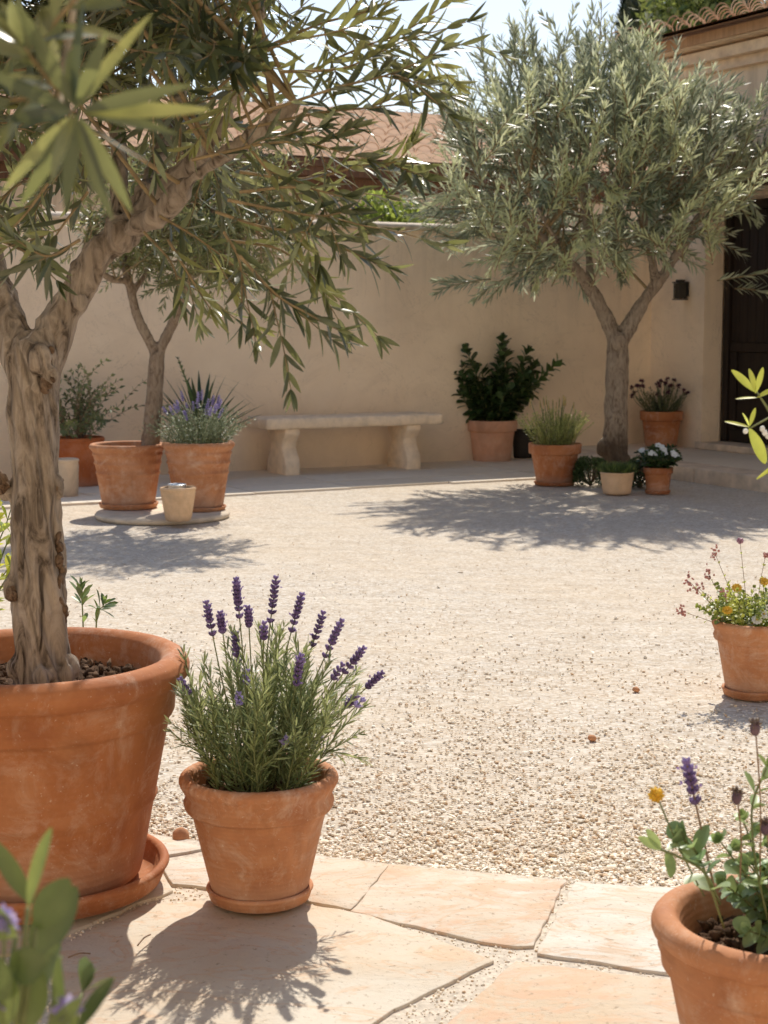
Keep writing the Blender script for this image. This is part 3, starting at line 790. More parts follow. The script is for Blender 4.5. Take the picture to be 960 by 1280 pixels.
# ------------------------------------------------------------------ bench
FL = np.array([-.90, 12.27, 0])      # front left corner of the seat on plan
bn = thing('stone_bench', 'weathered stone bench on two scrolled legs against the tan wall', 'bench', FL)
BX = [WD, -WN, [0, 0, 1]]; BL, BDp, BH = 1.56, .42, .455
m = MB(); nx, ny = 60, 14
def slab(m, L, D, z0, z1, rr):
    gx = np.linspace(0, L, nx); gy = np.linspace(0, D, ny); V = []
    P = np.zeros((nx, ny, 2)); 
    for i in range(nx):
        for j in range(ny):
            P[i, j] = gx[i], gy[j]
    def w3(x, y, z): return WD*x-WN*y+np.array([0, 0, z])
    # closed shell by outline rings
    out = [(x, 0) for x in gx]+[(L, y) for y in gy[1:]]+[(x, D) for x in gx[::-1][1:]]+[(0, y) for y in gy[::-1][1:-1]]
    out = np.array(out); c = np.array([L/2, D/2]); k = len(out)
    def off(o_, z, sd):
        q = []
        for i, (x, y) in enumerate(out):
            dx = noise.noise(Vector((x*6, y*6, sd)))*.008+noise.noise(Vector((x*22, y*22, z*30)))*.004
            ix = (o_+dx) if x == 0 else (-(o_+dx) if x == L else 0); iy = (o_+dx) if y == 0 else (-(o_+dx) if y == D else 0)
            q.append(w3(x+ix, y+iy, z+noise.noise(Vector((x*5, y*5, sd+3)))*.004))
        return q
    rs = [off(.012, z0, 1), off(0, z0+.012, 1), off(.002, (z0+z1)/2, 2), off(0, z1-.014, 3), off(.006, z1-.004, 3), off(.018, z1, 3)]
    Vv = sum(rs, []); Q = []
    for r_ in range(len(rs)-1): Q += [[r_*k+j, r_*k+(j+1) % k, (r_+1)*k+(j+1) % k, (r_+1)*k+j] for j in range(k)]
    Vv += [w3(L/2, D/2, z1), w3(L/2, D/2, z0)]; n = len(rs)
    T = [[(n-1)*k+j, (n-1)*k+(j+1) % k, n*k] for j in range(k)]+[[(j+1) % k, j, n*k+1] for j in range(k)]
    m.add(Vv, Q, T)
slab(m, BL, BDp, BH-.085, BH, .01); m.build('seat', STONE, bn)
def legm(x0, x1):
    m = MB()
    hh = BH-.086
    prof = [(.03, 0), (.03, .09), (.045, .13), (.08, .18), (.105, .22), (.10, .26), (.06, .30), (.035, .33), (.035, hh)]
    front = [(y, z) for y, z in prof]; back = [(BDp-y, z) for y, z in prof]
    fr = []; 
    for (y, z), (y2, z2) in zip(front[:-1], front[1:]):
        for t_ in (0, .34, .67): fr.append((y+(y2-y)*t_, z+(z2-z)*t_))
    fr.append(front[-1]); bk = [(BDp-y, z) for y, z in fr]
    k = len(fr); V = []
    for x, ins in ((x0, 0.006), (x0+.006, 0), (x1-.006, 0), (x1, .006)):
        V += [WD*x-WN*(y+ins)+np.array([0, 0, z]) for y, z in fr]+[WD*x-WN*(y-ins)+np.array([0, 0, z]) for y, z in bk]
    Q = []
    for s_ in range(3):
        a_, b_ = s_*2*k, (s_+1)*2*k
        Q += [[a_+i, a_+i+1, b_+i+1, b_+i] for i in range(k-1)]+[[a_+k+i+1, a_+k+i, b_+k+i, b_+k+i+1] for i in range(k-1)]
    Q += [[i, k+i, k+i+1, i+1] for i in range(k-1)]; e = 6*k
    Q += [[e+i, e+i+1, e+k+i+1, e+k+i] for i in range(k-1)]
    m.add(V, Q); return m
legm(.17, .295).build('leg', STONE, bn); legm(BL-.315, BL-.19).build('leg', STONE, bn)

# ------------------------------------------------------------------ trees
def joined_wood(name, tubes, mat, parent, voxel, amp, freq, lumps=(), loc=(0,0,0), tw=.2, twist=2.0):
    """limbs fused into one skin by a voxel remesh, then carved with stretched ridged noise"""
    m = MB(); loc = np.array(loc, float)
    for P, rad in tubes: m.tube(np.array(P)-loc, rad, 20)
    for p, r_, st in lumps: m.blobs([np.array(p)-loc], r_, axis=[0, 0, 1], stretch=st, sub=2)
    o = m.build(name, mat, parent)
    md = o.modifiers.new('rm', 'REMESH'); md.mode = 'VOXEL'; md.voxel_size = voxel; md.use_smooth_shade = True
    sm_ = o.modifiers.new('sm', 'SMOOTH'); sm_.factor = .5; sm_.iterations = 3
    dg = bpy.context.evaluated_depsgraph_get(); me = bpy.data.meshes.new_from_object(o.evaluated_get(dg))
    o.modifiers.clear(); o.data = me; me.materials.clear(); me.materials.append(mat)
    n = len(me.vertices); V = np.zeros(n*3, np.float32); me.vertices.foreach_get('co', V); V = V.reshape(-1, 3)
    N = np.zeros(n*3, np.float32); me.vertices.foreach_get('normal', N); N = N.reshape(-1, 3)
    D = np.zeros(n)
    for i in range(n):
        x, y, z = V[i]; a = z*twist; c, s = math.cos(a), math.sin(a)
        p = Vector(((x*c-y*s)*freq, (x*s+y*c)*freq, z*freq*tw))
        w = noise.noise(p*.6+Vector((5, 1, 7)))*.9
        r1 = 1-abs(noise.noise(p+Vector((w, w, 0))))*2; r2 = 1-abs(noise.noise(p*2.3+Vector((9, w, 2))))*2
        D[i] = r1*.62+r2*.3+noise.noise(p*.35)*.9-.4
    V = V+N*(D*amp)[:, None]
    me.vertices.foreach_set('co', V.astype(np.float32).ravel()); me.update()
    me.polygons.foreach_set('use_smooth', np.ones(len(me.polygons), bool))
    return o
def spl(pts, n=24):
    """smooth curve through given points"""
    P = np.array(pts, float); k = len(P)
    if k == 2: t = np.linspace(0, 1, n)[:, None]; return P[0]*(1-t)+P[1]*t
    E_ = np.vstack([2*P[0]-P[1], P, 2*P[-1]-P[-2]]); out = []
    for u in np.linspace(0, k-1, n):
        i = min(int(u), k-2); t = u-i; a, b, c, d = E_[i:i+4]
        out.append(.5*((2*b)+(-a+c)*t+(2*a-5*b+4*c-d)*t*t+(-a+3*b-3*c+d)*t**3))
    return np.array(out)
def crown_twigs(m, limbs, targets, nsub, twig_len, nleaf, L, W, droop=.25, full=True, tintfn=None, rmain=.006, up=0.0, ang=48, curl=.14):
    """a side branch from the nearest limb point to each target, leafy twigs along it"""
    LP = np.concatenate(limbs)
    for T in targets:
        dd = np.linalg.norm(LP-T, axis=1)+RNG.random(len(LP))*.15; s0 = LP[np.argmin(dd)]
        d = T-s0; ln = np.linalg.norm(d)
        mid = s0+d*.5+np.array([0, 0, .12*ln])+RNG.normal(size=3)*.06*ln
        P = spl([s0, mid, T], 9)
        m.mat = 1; m.tube(P, np.linspace(rmain*(.5+ln*.8), rmain*.35, 9), 5, cap=False)
        tint = tintfn(T) if tintfn else 0
        for q in range(nsub):
            t = .35+.65*(q+1)/nsub; p, tg = path_at(P, np.array([min(t, .999)])); p, tg = p[0], tg[0]
            dd2 = nrm(tg*(.7 if q < nsub-1 else 1.2)+RNG.normal(size=3)*.62+np.array([0, 0, up]))
            TP = curve_pts(p, dd2, twig_len*(.65+RNG.random()*.6), 7, droop, .5)
            m.mat = 1; m.tube(TP, np.linspace(rmain*.32, rmain*.12, 8), 4, cap=False)
            m.mat = 0; leafy(m, TP, nleaf, L, W, ang, .05, 1, tint, curl, full)

# --- big olive in the front left pot
BPc = gr(50, 1116, 0); TB = at(48, 852, BPc[1]-.02)      # pot centre, trunk base
bp_h, bp_r = .515, .322
def F3(px, py, D=3.30): return at(px, py, D)
ot = plant_thing('olive_tree', 'large gnarled olive tree rising from the biggest terracotta pot at front left', (BPc[0], BPc[1], .40), cat='tree')
oloc = np.array([BPc[0], BPc[1], .40])
Dt = BPc[1]-.02
trunk = spl([F3(50, 872, Dt), F3(48, 800, Dt), F3(46, 700, Dt), F3(44, 600, Dt), F3(40, 520, Dt), F3(44, 455, Dt), F3(52, 415, Dt)], 30)
rr = np.interp(np.linspace(0, 1, 30), [0, .06, .2, .45, .8, .92, 1], [.070, .058, .055, .050, .050, .057, .022])
limR = spl([F3(44, 500, Dt), F3(56, 445, Dt), F3(82, 385, Dt+.02), F3(118, 325, Dt), F3(150, 288, Dt-.02)], 16)
limL = spl([F3(40, 505, Dt), F3(24, 445, Dt), F3(2, 385, Dt+.05), F3(-18, 320, Dt+.1), F3(-60, 220, Dt+.1), F3(-120, 60, Dt)], 16)
l1 = spl([F3(148, 292, Dt-.02), F3(195, 245, Dt-.03), F3(250, 195, Dt-.08), F3(300, 110, Dt-.1), F3(330, -10, Dt-.1), F3(350, -160, Dt)], 18)
l2 = spl([F3(150, 290, Dt-.02), F3(200, 268, Dt-.12), F3(240, 225, Dt-.2), F3(300, 180, Dt-.3), F3(370, 130, Dt-.35)], 12)
l3 = spl([F3(142, 296, Dt-.02), F3(150, 240, Dt+.05), F3(140, 150, Dt+.1), F3(120, 20, Dt+.1), F3(100, -180, Dt+.1)], 14)
l4 = spl([F3(175, 262, Dt), F3(195, 205, Dt+.12), F3(225, 120, Dt+.25), F3(240, 0, Dt+.3), F3(230, -180, Dt+.2)], 12)
tubes = [(trunk, rr), (limR, np.linspace(.040, .031, 16)), (limL, np.linspace(.04, .02, 16)),
         (l1, np.linspace(.022, .008, 18)), (l2, np.linspace(.012, .005, 12)), (l3, np.linspace(.024, .01, 14)), (l4, np.linspace(.018, .007, 12))]
lumps = [(F3(50, 448, Dt-.05), .024, 1.5), (F3(62, 470, Dt-.045), .018, 1.3), (F3(42, 485, Dt-.04), .016, 1), (F3(71, 608, Dt-.01), .017, 1.6), (F3(5, 612, Dt), .019, 1.3),
         (F3(75, 700, Dt), .011, 3.6), (F3(14, 735, Dt-.02), .018, 1.8), (F3(100, 378, Dt-.03), .013, 1.3), (F3(152, 290, Dt-.02), .036, 1.0), (F3(20, 835, Dt-.02), .03, 1.2), (F3(80, 840, Dt-.01), .028, 1.2), (F3(52, 846, Dt-.05), .026, 1.0)]
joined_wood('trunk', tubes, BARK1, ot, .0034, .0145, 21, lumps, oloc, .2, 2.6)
KN = m_bark('dark_knot', (.26, .18, .12), (.15, .095, .06), (.05, .03, .018), 1.6, .8)
for cx, cy, n, sx, sz, r_, dz in ((52, 446, 16, .009, .013, .010, -.040), (58, 478, 10, .010, .012, .008, -.047), (71, 606, 10, .003, .012, .009, -.012), (4, 606, 9, .004, .010, .011, -.004), (74, 700, 16, .003, .026, .0075, -.012), (79, 768, 9, .003, .014, .007, -.012), (14, 742, 8, .005, .007, .009, -.030)):
    c_ = F3(cx, cy, Dt+dz)-oloc; m = MB()
    m.blobs(np.concatenate([[c_], c_+RNG.normal(size=(n, 3))*np.array([sx, .006, sz])]), np.concatenate([[r_*1.3], r_*(.55+.5*RNG.random(n))]), axis=nrmN(RNG.normal(size=(n+1, 3))*.5+np.array([0, 0, 1])), stretch=1.6, sub=2, jitter=.07)
    o = m.build('knot', KN, ot)
    rm = o.modifiers.new('rm', 'REMESH'); rm.mode = 'VOXEL'; rm.voxel_size = .0016; rm.use_smooth_shade = True
    sk = o.modifiers.new('sm', 'SMOOTH'); sk.factor = .5; sk.iterations = 2
m = MB(); limbs = [limR[8:], limL[5:], l1, l2, l3, l4]
tg = []
rs = np.random.default_rng(5)
while len(tg) < 285:       # body of the crown, thick toward the left and top
    c = np.array([-.62+rs.normal()*.42, Dt+rs.normal()*.40, 2.05+rs.normal()*.42])
    if c[2] < 1.42 or c[1] < 2.35: continue
    px = 480+F*c[0]/(c[1]); py = 401-(c[2]-1.2)/c[1]*F
    lim = 395 if px > 250 else (330 if px < 120 else 300)
    if py > lim-(185 if px > 130 else 50) or px > 330-max(0, py-60)*.45: continue
    tg.append(c)
def tf(T): return .75*RNG.random() if RNG.random() < .22 else .06*RNG.random()
oc = MB()
crown_twigs(oc, limbs, np.array(tg)[:], 5, .21, 17, .078, .0118, .2, True, tf, .0055, ang=46)
tw_px = [((300,150),(380,95),(450,60),(505,40),(562,2)), ((330,140),(420,110),(490,92),(550,64)), ((310,160),(400,141),(470,134),(548,124)),
 ((300,215),(380,224),(454,206),(493,203),(514,180)), ((300,240),(372,234),(428,246)), ((270,265),(330,284),(390,293),(457,323)), ((280,300),(345,310),(380,335),(405,362)),
 ((300,320),(345,368),(385,392),(422,412)), ((280,290),(300,330),(302,405)), ((210,300),(240,350),(262,385)), ((330,60),(400,30),(470,10),(540,-30)),
 ((240,200),(330,180),(400,175),(440,160)), ((260,120),(340,60),(420,40),(470,20)), ((200,270),(250,300),(310,345)),
 ((285,250),(345,262),(400,270),(440,262)), ((350,90),(430,85),(480,60)), ((0,300),(40,320),(70,350)), ((100,300),(60,320),(20,300)), ((60,230),(30,270),(0,300)), ((110,240),(80,280),(60,310)), ((180,290),(215,330),(225,375)),  ((300,170),(345,230),(370,300)), ((330,200),(375,250),(400,330))]
for i, pp in enumerate(tw_px):
    D0 = Dt-.25-.35*((i*37) % 10)/10
    P = spl([F3(x, y, D0-.03*k) for k, (x, y) in enumerate(pp)], 14)
    oc.mat = 1; oc.tube(P, np.linspace(.0032, .0011, 14), 5, cap=False)
    ln = np.sum(np.linalg.norm(np.diff(P, axis=0), axis=1)); oc.mat = 0
    leafy(oc, P, int(ln/.0135), .076, .0118, 44, .12, 1, .06 if i % 3 else .4, .12, 'hi')
    for q in range(int(ln/.11)):   # short side twigs
        t = .2+.6*RNG.random(); p, tt = path_at(P, np.array([t])); sd = nrm(tt[0]+RNG.normal(size=3)*.6+np.array([0, 0, -.25]))
        SP = curve_pts(p[0], sd, .09+RNG.random()*.11, 6, .3, .4); oc.mat = 1; oc.tube(SP, np.linspace(.0015, .0008, 7), 4, cap=False); oc.mat = 0
        leafy(oc, SP, 12, .068, .0108, 46, .1, 1, .05+.5*(RNG.random() < .25), .12, 'hi')
# branch reaching out toward the viewer, with a spray of leaves near the eye
P = spl([l3[7], (-.60, 2.6, 2.45), (-.38, 1.9, 1.85), (-.26, 1.4, 1.52), at(75, 118, 1.24), at(95, 140, 1.17)], 24)
oc.mat = 1; oc.tube(P, np.linspace(.005, .0018, 24), 6, cap=False)
e = P[-1]; tips = [((180,15),1),((258,135),1),((220,160),.6),((232,105),.7),((175,212),0),((165,262),0),((135,272),.7),((82,262),0),((25,262),0),((-5,240),.8),((0,150),0),((20,0),.5),((95,0),0),((130,45),.1),((85,60),0),((60,215),.8),((-20,90),.4)]
oc.mat = 0
for (x, y), ti in tips:
    ti = ti if ti >= .8 else 0
    v = at(x, y, 1.17+RNG.normal()*.04)-e; L_ = np.linalg.norm(v)
    oc.leaves([e+v*.06], [v], [[RNG.normal()*.4, -1, RNG.normal()*.5]], L_*.97, .0112, .1, .25, 'hi', ti*.6)
for (a_, b_) in (((75,118),(30,60)), ((75,118),(-30,130)), ((40,60),(120,-30))):
    SP = spl([at(*a_, 1.24), at(*b_, 1.22)], 6); oc.mat = 1; oc.tube(SP, .0018, 5); oc.mat = 0
    leafy(oc, SP, 10, .062, .014, 50, .1, 1, .2, .1, True)
o = oc.build('crown', [OLV, STEMO], ot); o.location = (0, 0, 0); o.matrix_parent_inverse = __import__('mathutils').Matrix.Translation(Vector(-oloc))

def rel(o, loc):
    o.matrix_parent_inverse = __import__('mathutils').Matrix.Translation(-Vector(loc)); return o

make_pot('terracotta_pot', 'biggest terracotta pot at front left holding the gnarled olive trunk', BPc+np.array([0, 0, .042]), .212, bp_r, bp_h-.042, 'large', TC, True, .84, 128, None, 900)
make_saucer('wide terracotta saucer under the biggest front pot', BPc+np.array([0, 0, .020]), .268, .052, TC)

# --- tree in the middle left pot
MPc = gr(161, 641, 0)
mt = plant_thing('olive_tree', 'slender young olive tree in a terracotta pot near the tan wall at left', (MPc[0], MPc[1], .38), cat='tree'); mloc = (MPc[0], MPc[1], .38)
Dm = MPc[1]
tr = spl([at(188, 566, Dm), at(192, 510, Dm), at(196, 440, Dm)], 14)
ml = spl([at(196, 445, Dm), at(172, 395, Dm), at(160, 348, Dm), at(150, 300, Dm+.1), at(140, 240, Dm+.1)], 12)
mr = spl([at(196, 445, Dm), at(222, 390, Dm), at(243, 335, Dm-.1), at(262, 280, Dm-.15), at(280, 210, Dm-.1)], 12)
m2 = spl([at(162, 352, Dm), at(132, 345, Dm-.1), at(105, 305, Dm-.15)], 8); m3 = spl([at(166, 365, Dm), at(186, 335, Dm+.1), at(205, 280, Dm+.2)], 8)
m4 = spl([at(240, 345, Dm-.1), at(272, 325, Dm-.2), at(320, 290, Dm-.25)], 8)
joined_wood('trunk', [(tr, np.linspace(.060, .046, 14)), (ml, np.linspace(.036, .015, 12)), (mr, np.linspace(.036, .015, 12)), (m2, np.linspace(.024, .012, 8)), (m3, np.linspace(.022, .01, 8)), (m4, np.linspace(.024, .01, 8))], BARK2, mt, .011, .010, 18, [(at(196, 445, Dm), .044, 1.2)], mloc, .25)
tg = []
while len(tg) < 150:
    v = nrm(RNG.normal(size=3))*RNG.random()**.4; c = np.array([at(245, 268, Dm)[0]+v[0]*.72, Dm-.05+v[1]*.72, 1.86+v[2]*.50])
    if c[2] > 1.42: tg.append(c)
mc = MB(); crown_twigs(mc, [ml[4:], mr[4:], m2, m3, m4], np.array(tg), 5, .2, 16, .075, .014, .3, False, lambda T: .35*(RNG.random() < .4), .008)
rel(mc.build('crown', [OLV2, STEMO], mt), mloc)
make_pot('terracotta_pot', 'wide banded terracotta pot holding the slender young olive tree', MPc+np.array([0, 0, .055]), .165, .24, .385, 'banded', TC2, True, .85)
make_saucer('round terracotta saucer under the young olive pot', MPc+np.array([0, 0, .033]), .185, .035, TC2)

# --- silvery tree on the right
RPc = np.array([at(767, 590, 12.2)[0], 12.2, 0]); Dr = 12.2
rt = plant_thing('olive_tree', 'full round silver green olive tree growing from the gravel beside the terrace', RPc, cat='tree')
tr = spl([at(767, 600, Dr), at(769, 540, Dr), at(771, 480, Dr), at(773, 425, Dr)], 18)
rl = spl([at(773, 432, Dr), at(752, 385, Dr), at(730, 350, Dr-.05), at(700, 318, Dr-.2), at(650, 270, Dr-.3)], 14)
rr_ = spl([at(774, 432, Dr), at(800, 385, Dr), at(824, 350, Dr+.05), at(848, 315, Dr+.1), at(880, 260, Dr+.1)], 14)
r3 = spl([at(820, 352, Dr+.04), at(812, 310, Dr-.2), at(800, 240, Dr-.3), at(800, 140, Dr-.2)], 12)
r4 = spl([at(738, 360, Dr), at(735, 300, Dr+.2), at(728, 220, Dr+.3), at(715, 120, Dr+.2)], 12)
r5 = spl([at(845, 322, Dr+.08), at(862, 300, Dr+.3), at(905, 270, Dr+.4)], 8); r6 = spl([at(715, 335, Dr-.1), at(690, 290, Dr-.5), at(660, 240, Dr-.6)], 8)
joined_wood('trunk', [(tr, np.interp(np.linspace(0, 1, 18), [0, .1, 1], [.115, .098, .078])), (rl, np.linspace(.06, .022, 14)), (rr_, np.linspace(.066, .024, 14)), (r3, np.linspace(.038, .012, 12)), (r4, np.linspace(.036, .012, 12)), (r5, np.linspace(.03, .012, 8)), (r6, np.linspace(.03, .012, 8))], BARK3, rt, .013, .016, 14, [(at(773, 428, Dr-.03), .075, 1.2), (at(753, 560, Dr-.04), .05, 1.6), (at(778, 578, Dr-.04), .06, 1.4)], RPc, .25)
rc = MB(); LP = np.concatenate([rl[5:], rr_[5:], r3[3:], r4[3:], r5, r6]); cc = np.array([at(747, 255, Dr)[0], Dr, 2.22])
def shoot(T, d, ln, tint, nleaf=24, L=.118, W=.0175, full=False, droop=.0, ang=38):
    P = curve_pts(T-d*ln*.45, d, ln, 8, droop, .35)
    rc.mat = 1; rc.tube(P, np.linspace(.0055, .002, 9), 4, cap=False); rc.mat = 0
    leafy(rc, P, nleaf, L, W, ang, .02, 1, tint, .08, full, 3, .35, .3)
n_done = 0
while n_done < 560:
    v = nrm(RNG.normal(size=3))
    if v[2] < -.35 and RNG.random() < .5: v[2] = abs(v[2])
    lob = 1+.34*noise.noise(Vector(v*2.3+np.array([3.1, 0, 0])))+.16*noise.noise(Vector(v*5))
    if noise.noise(Vector(v*3.3+np.array([0, 7.7, 0]))) < -.28 and RNG.random() < .75: continue
    q = (.40+.60*RNG.random()**.5)*lob
    T = cc+v*np.array([1.24, 1.12, (.84-.10*v[0]) if v[2] > 0 else .74])*q
    if T[2] < 1.56: T[2] = 1.56+RNG.random()*.2
    if T[0] > 2.0 and T[2] < 1.74: T[2] = 1.74+RNG.random()*.25
    n_done += 1
    d = nrm(v*np.array([1, 1, .5])*.7+np.array([0, 0, .8 if v[2] > -.1 else .1])+RNG.normal(size=3)*.25)
    tint = 0.8 if (RNG.random() < .2 and v[1] < .4) else .35*RNG.random()**2
    shoot(T, d, .34+.26*RNG.random(), tint, 32, .148, .020)
for (x, y, dx, dz, ln) in ((650, 75, -.15, 1, .7), (698, 62, -.08, 1, .62), (744, 45, .05, 1, .75), (765, 65, .1, 1, .6), (722, 60, 0, 1, .55), (630, 95, -.25, 1, .55), (672, 60, -.1, 1, .6), (805, 75, .1, 1, .6), (845, 105, .12, 1, .5), (890, 140, .2, 1, .4), (615, 150, -.5, .8, .5), (938, 120, .35, 1, .5), (700, 40, 0, 1, .6), (602, 115, -.45, 1, .55), (868, 125, .15, 1, .5), (915, 150, .3, 1, .5), (828, 95, .1, 1, .5), (950, 175, .5, .8, .5),
                            (585, 160, -.6, .8, .5), (560, 250, -1, .3, .4), (570, 315, -1, -.05, .4), (935, 310, 1, .2, .5), (620, 330, -.6, -.4, .3), (570, 130, -.7, .8, .35), (640, 45, 0, 1, .3), (600, 70, -.2, 1, .5), (655, 40, -.1, 1, .55), (780, 95, .05, 1, .5), (790, 80, 0, 1, .4), (677, 90, 0, 1, .5), (720, 80, 0, 1, .5), (770, 70, .1, 1, .5)):
    for k in range(2):
        shoot(at(x+RNG.normal()*8, y+25+RNG.normal()*10, Dr+RNG.normal()*.2), nrm([dx, RNG.normal()*.15, dz]), ln*(.8+.2*k), .05+.25*RNG.random(), 38, .12, .017, True)
for (x, y) in ((650, 310), (700, 330), (860, 300), (750, 320), (600, 270), (880, 230), (850, 120), (660, 130), (720, 120), (780, 120), (720, 205), (740, 165), (690, 215), (850, 180), (870, 195), (795, 215), (665, 260), (640, 290), (760, 280), (830, 295), (900, 260), (780, 200), (620, 180), (815, 180), (700, 250), (930, 235), (580, 240)):
    for k in range(3): shoot(at(x+RNG.normal()*12, y+RNG.normal()*8, Dr-1.1+RNG.normal()*.08), nrm([RNG.normal()*.5, -.5, .8]), .32, .85, 26, .115, .0165, True)
for i in range(90):  # side branches that carry the shoots
    v = nrm(RNG.normal(size=3)); T = cc+v*np.array([1.0, 1.0, .85])*.85; T[2] = max(T[2], 1.6); s0 = LP[np.argmin(np.linalg.norm(LP-T, axis=1)+RNG.random(len(LP))*.3)]
    P = spl([s0, (s0+T)/2+np.array([0, 0, .08])+RNG.normal(size=3)*.05, T], 8); rc.mat = 1; rc.tube(P, np.linspace(.013, .004, 8), 5, cap=False)
rel(rc.build('crown', [OLR, STEMO], rt), RPc)

# ------------------------------------------------------------------ flower helpers
def lav_spike(m_f, m_s, base, tip, head, sc=1.0, whorls=7, gap=True):
    """stem from base to tip; dark whorled flower head on the last `head` metres"""
    base, tip = np.array(base), np.array(tip); d = tip-base; ln = np.linalg.norm(d)
    P = spl([base, base+d*.55+np.array([0, 0, .05*ln])*(.5)+RNG.normal(size=3)*.012*ln, tip], 12)
    m_s.tube(P, np.linspace(.0016, .0010, 12)*sc, 5)
    ts = np.linspace(1, 1-head/ln, whorls)
    if gap: ts[-1] -= head/ln*.16; ts[-2] -= head/ln*.05
    pos, tg_ = path_at(P, np.clip(ts, 0, .999))
    for i in range(len(ts)):
        k = 7 if i else 4; ph = np.arange(k)/k*TAU+RNG.random()*3; a = nrm(np.cross(tg_[i], [.3, .9, .1])); b = np.cross(tg_[i], a)
        rad = a*np.cos(ph)[:, None]+b*np.sin(ph)[:, None]; w = (.0042 if i else .002)*sc*(1 if i < whorls-1 else .85)
        dr = nrmN(rad*.75+tg_[i]*.9+RNG.normal(size=(k, 3))*.12)
        m_f.blobs(pos[i]+rad*w, .0027*sc*(.85+RNG.random(k)*.3), axis=dr, stretch=2.1, sub=1, tint=(0 if i > 1 else .35)+RNG.random(k)*.25)
        if RNG.random() < .55:
            q = RNG.integers(1, 4); sel = RNG.integers(0, k, q)
            m_f.leaves(pos[i]+rad[sel]*w*2.1, dr[sel]+RNG.normal(size=(q, 3))*.3, RNG.normal(size=(q, 3)), .006*sc, .0036*sc, .2, .2, False, .9)
        m_s.leaves(np.repeat(pos[i][None], 2, 0), rad[:2]*1.0-tg_[i]*.1, np.repeat(tg_[i][None], 2, 0), .006*sc, .003*sc, 0, .2, False)
def mound(name_parts, parent, c, n, H, spread, L, W, ang, mat, stem, nleaf=26, whorl=2, droop=.1, full=False, r0=.05, tintp=.15, rad=.0016, curl=.08, hv=.35, flat=1.0, wide=.5, name='foliage', lean=(0,0), t0=.08, wander=.5):
    m = MB()
    for i in range(n):
        a = RNG.random()*TAU; q = math.sqrt(RNG.random()); st = np.array(c)+np.array([math.cos(a), math.sin(a), 0])*q*r0
        d = nrm([math.cos(a)*q*spread+RNG.normal()*.1+lean[0], math.sin(a)*q*spread+RNG.normal()*.1+lean[1], 1])
        P = curve_pts(st, d, H*(1-hv*RNG.random())*(1-.25*q*(1-flat)), 9, droop*q, wander)
        m.mat = 1; m.tube(P, np.linspace(rad, rad*.5, 10), 4, cap=False)
        m.mat = 0; leafy(m, P, nleaf, L, W, ang, t0, 1, (.5+.4*RNG.random()) if RNG.random() < tintp else .1*RNG.random(), curl, full, whorl, .3, .3, .2, True, wide)
    return m.build(name, [mat, stem], parent)

# ------------------------------------------------------------------ lavender pot (front)
LPc = gr(325, 1133, 0); lp_h = .262; S0 = np.array([LPc[0], LPc[1], .02])
notch = lambda prof, th: np.where((prof[:, 1] > lp_h*.84)[:, None] & (prof[:, 0] > .13)[:, None], .0028*np.abs(np.sin(th*26))[None], 0)
make_pot('terracotta_pot', 'crimped rim terracotta pot of purple lavender standing on the flagstones', LPc+np.array([0, 0, .030]), .096, .160, lp_h-.006, 'collar', TC2, True, .83, 208, notch, 260)
make_saucer('small terracotta saucer under the crimped lavender pot', LPc+np.array([0, 0, .020]), .108, .028, TC2)
lz = .030+lp_h*.83
lv = plant_thing('lavender_plant', 'bushy lavender with tall dark purple spikes in the crimped terracotta pot', (LPc[0], LPc[1], lz))
m = MB(); D0 = LPc[1]
for i in range(68):
    a = RNG.random()*TAU; q = RNG.random()**.6; r_ = q*.085
    st = np.array([math.cos(a)*r_, math.sin(a)*r_, -.005]); inner = 1-q
    d = nrm([math.cos(a)*(.08+.46*q)+.05, math.sin(a)*(.08+.46*q), 1.0])
    H = (.345*inner+.245*q)*(.74+.35*RNG.random())
    P = curve_pts(st, d, H, 10, .05, .5, .08)
    m.mat = 1; m.tube(P, np.linspace(.0022, .001, 11), 5, cap=False); m.mat = 0
    leafy(m, P, int(H/.0040), .040, .0044, 38, .06, 1, .15*RNG.random()+.55*(RNG.random() < .25), .05, True, 3, .4, .25, .25)
    if RNG.random() < .55:
        for _ in range(2):
            t = .25+.4*RNG.random(); p, tt = path_at(P, np.array([t])); SP = curve_pts(p[0], tt[0]+RNG.normal(size=3)*.4, .07+RNG.random()*.06, 5, .0, .4, .2)
            m.mat = 1; m.tube(SP, .001, 4, cap=False); m.mat = 0; leafy(m, SP, 22, .034, .0042, 42, .1, 1, .5*RNG.random(), .05, True, 3, .4)
m.build('foliage', [ROS, STEMM], lv)
sp = [((295,724),.085,8),((345,722),.095,8),((377,743),.08,7),((404,766),.075,6),((427,776),.085,7),((455,810),.065,6),((478,841),.05,5),((258,753),.065,6),((275,766),.045,5),((310,759),.045,5),((330,779),.04,4),((294,792),.06,6),((376,820),.07,6),((428,831),.04,4),((446,870),.035,4),((453,875),.02,2),((298,868),.03,3),((308,839),.03,3),((225,849),.04,4),((358,922),.02,2),((401,922),.02,2)]
for (px, py), hd, wh in sp:
    dd = D0+RNG.normal()*.05-(.10 if py > 815 and px < 440 else 0); tip = at(px, py, dd)-np.array([LPc[0], LPc[1], lz])
    b = np.array([tip[0]*.22+RNG.normal()*.01, (tip[1])*.2, .03])
    fm, smm = MB(), MB(); lav_spike(fm, smm, b, tip, hd, 1.18, wh+1 if wh > 4 else wh, wh > 5)
    st = smm.build('flower_stem', STEMM, lv); fm.build('flower', PURL if wh <= 3 else PUR, st)

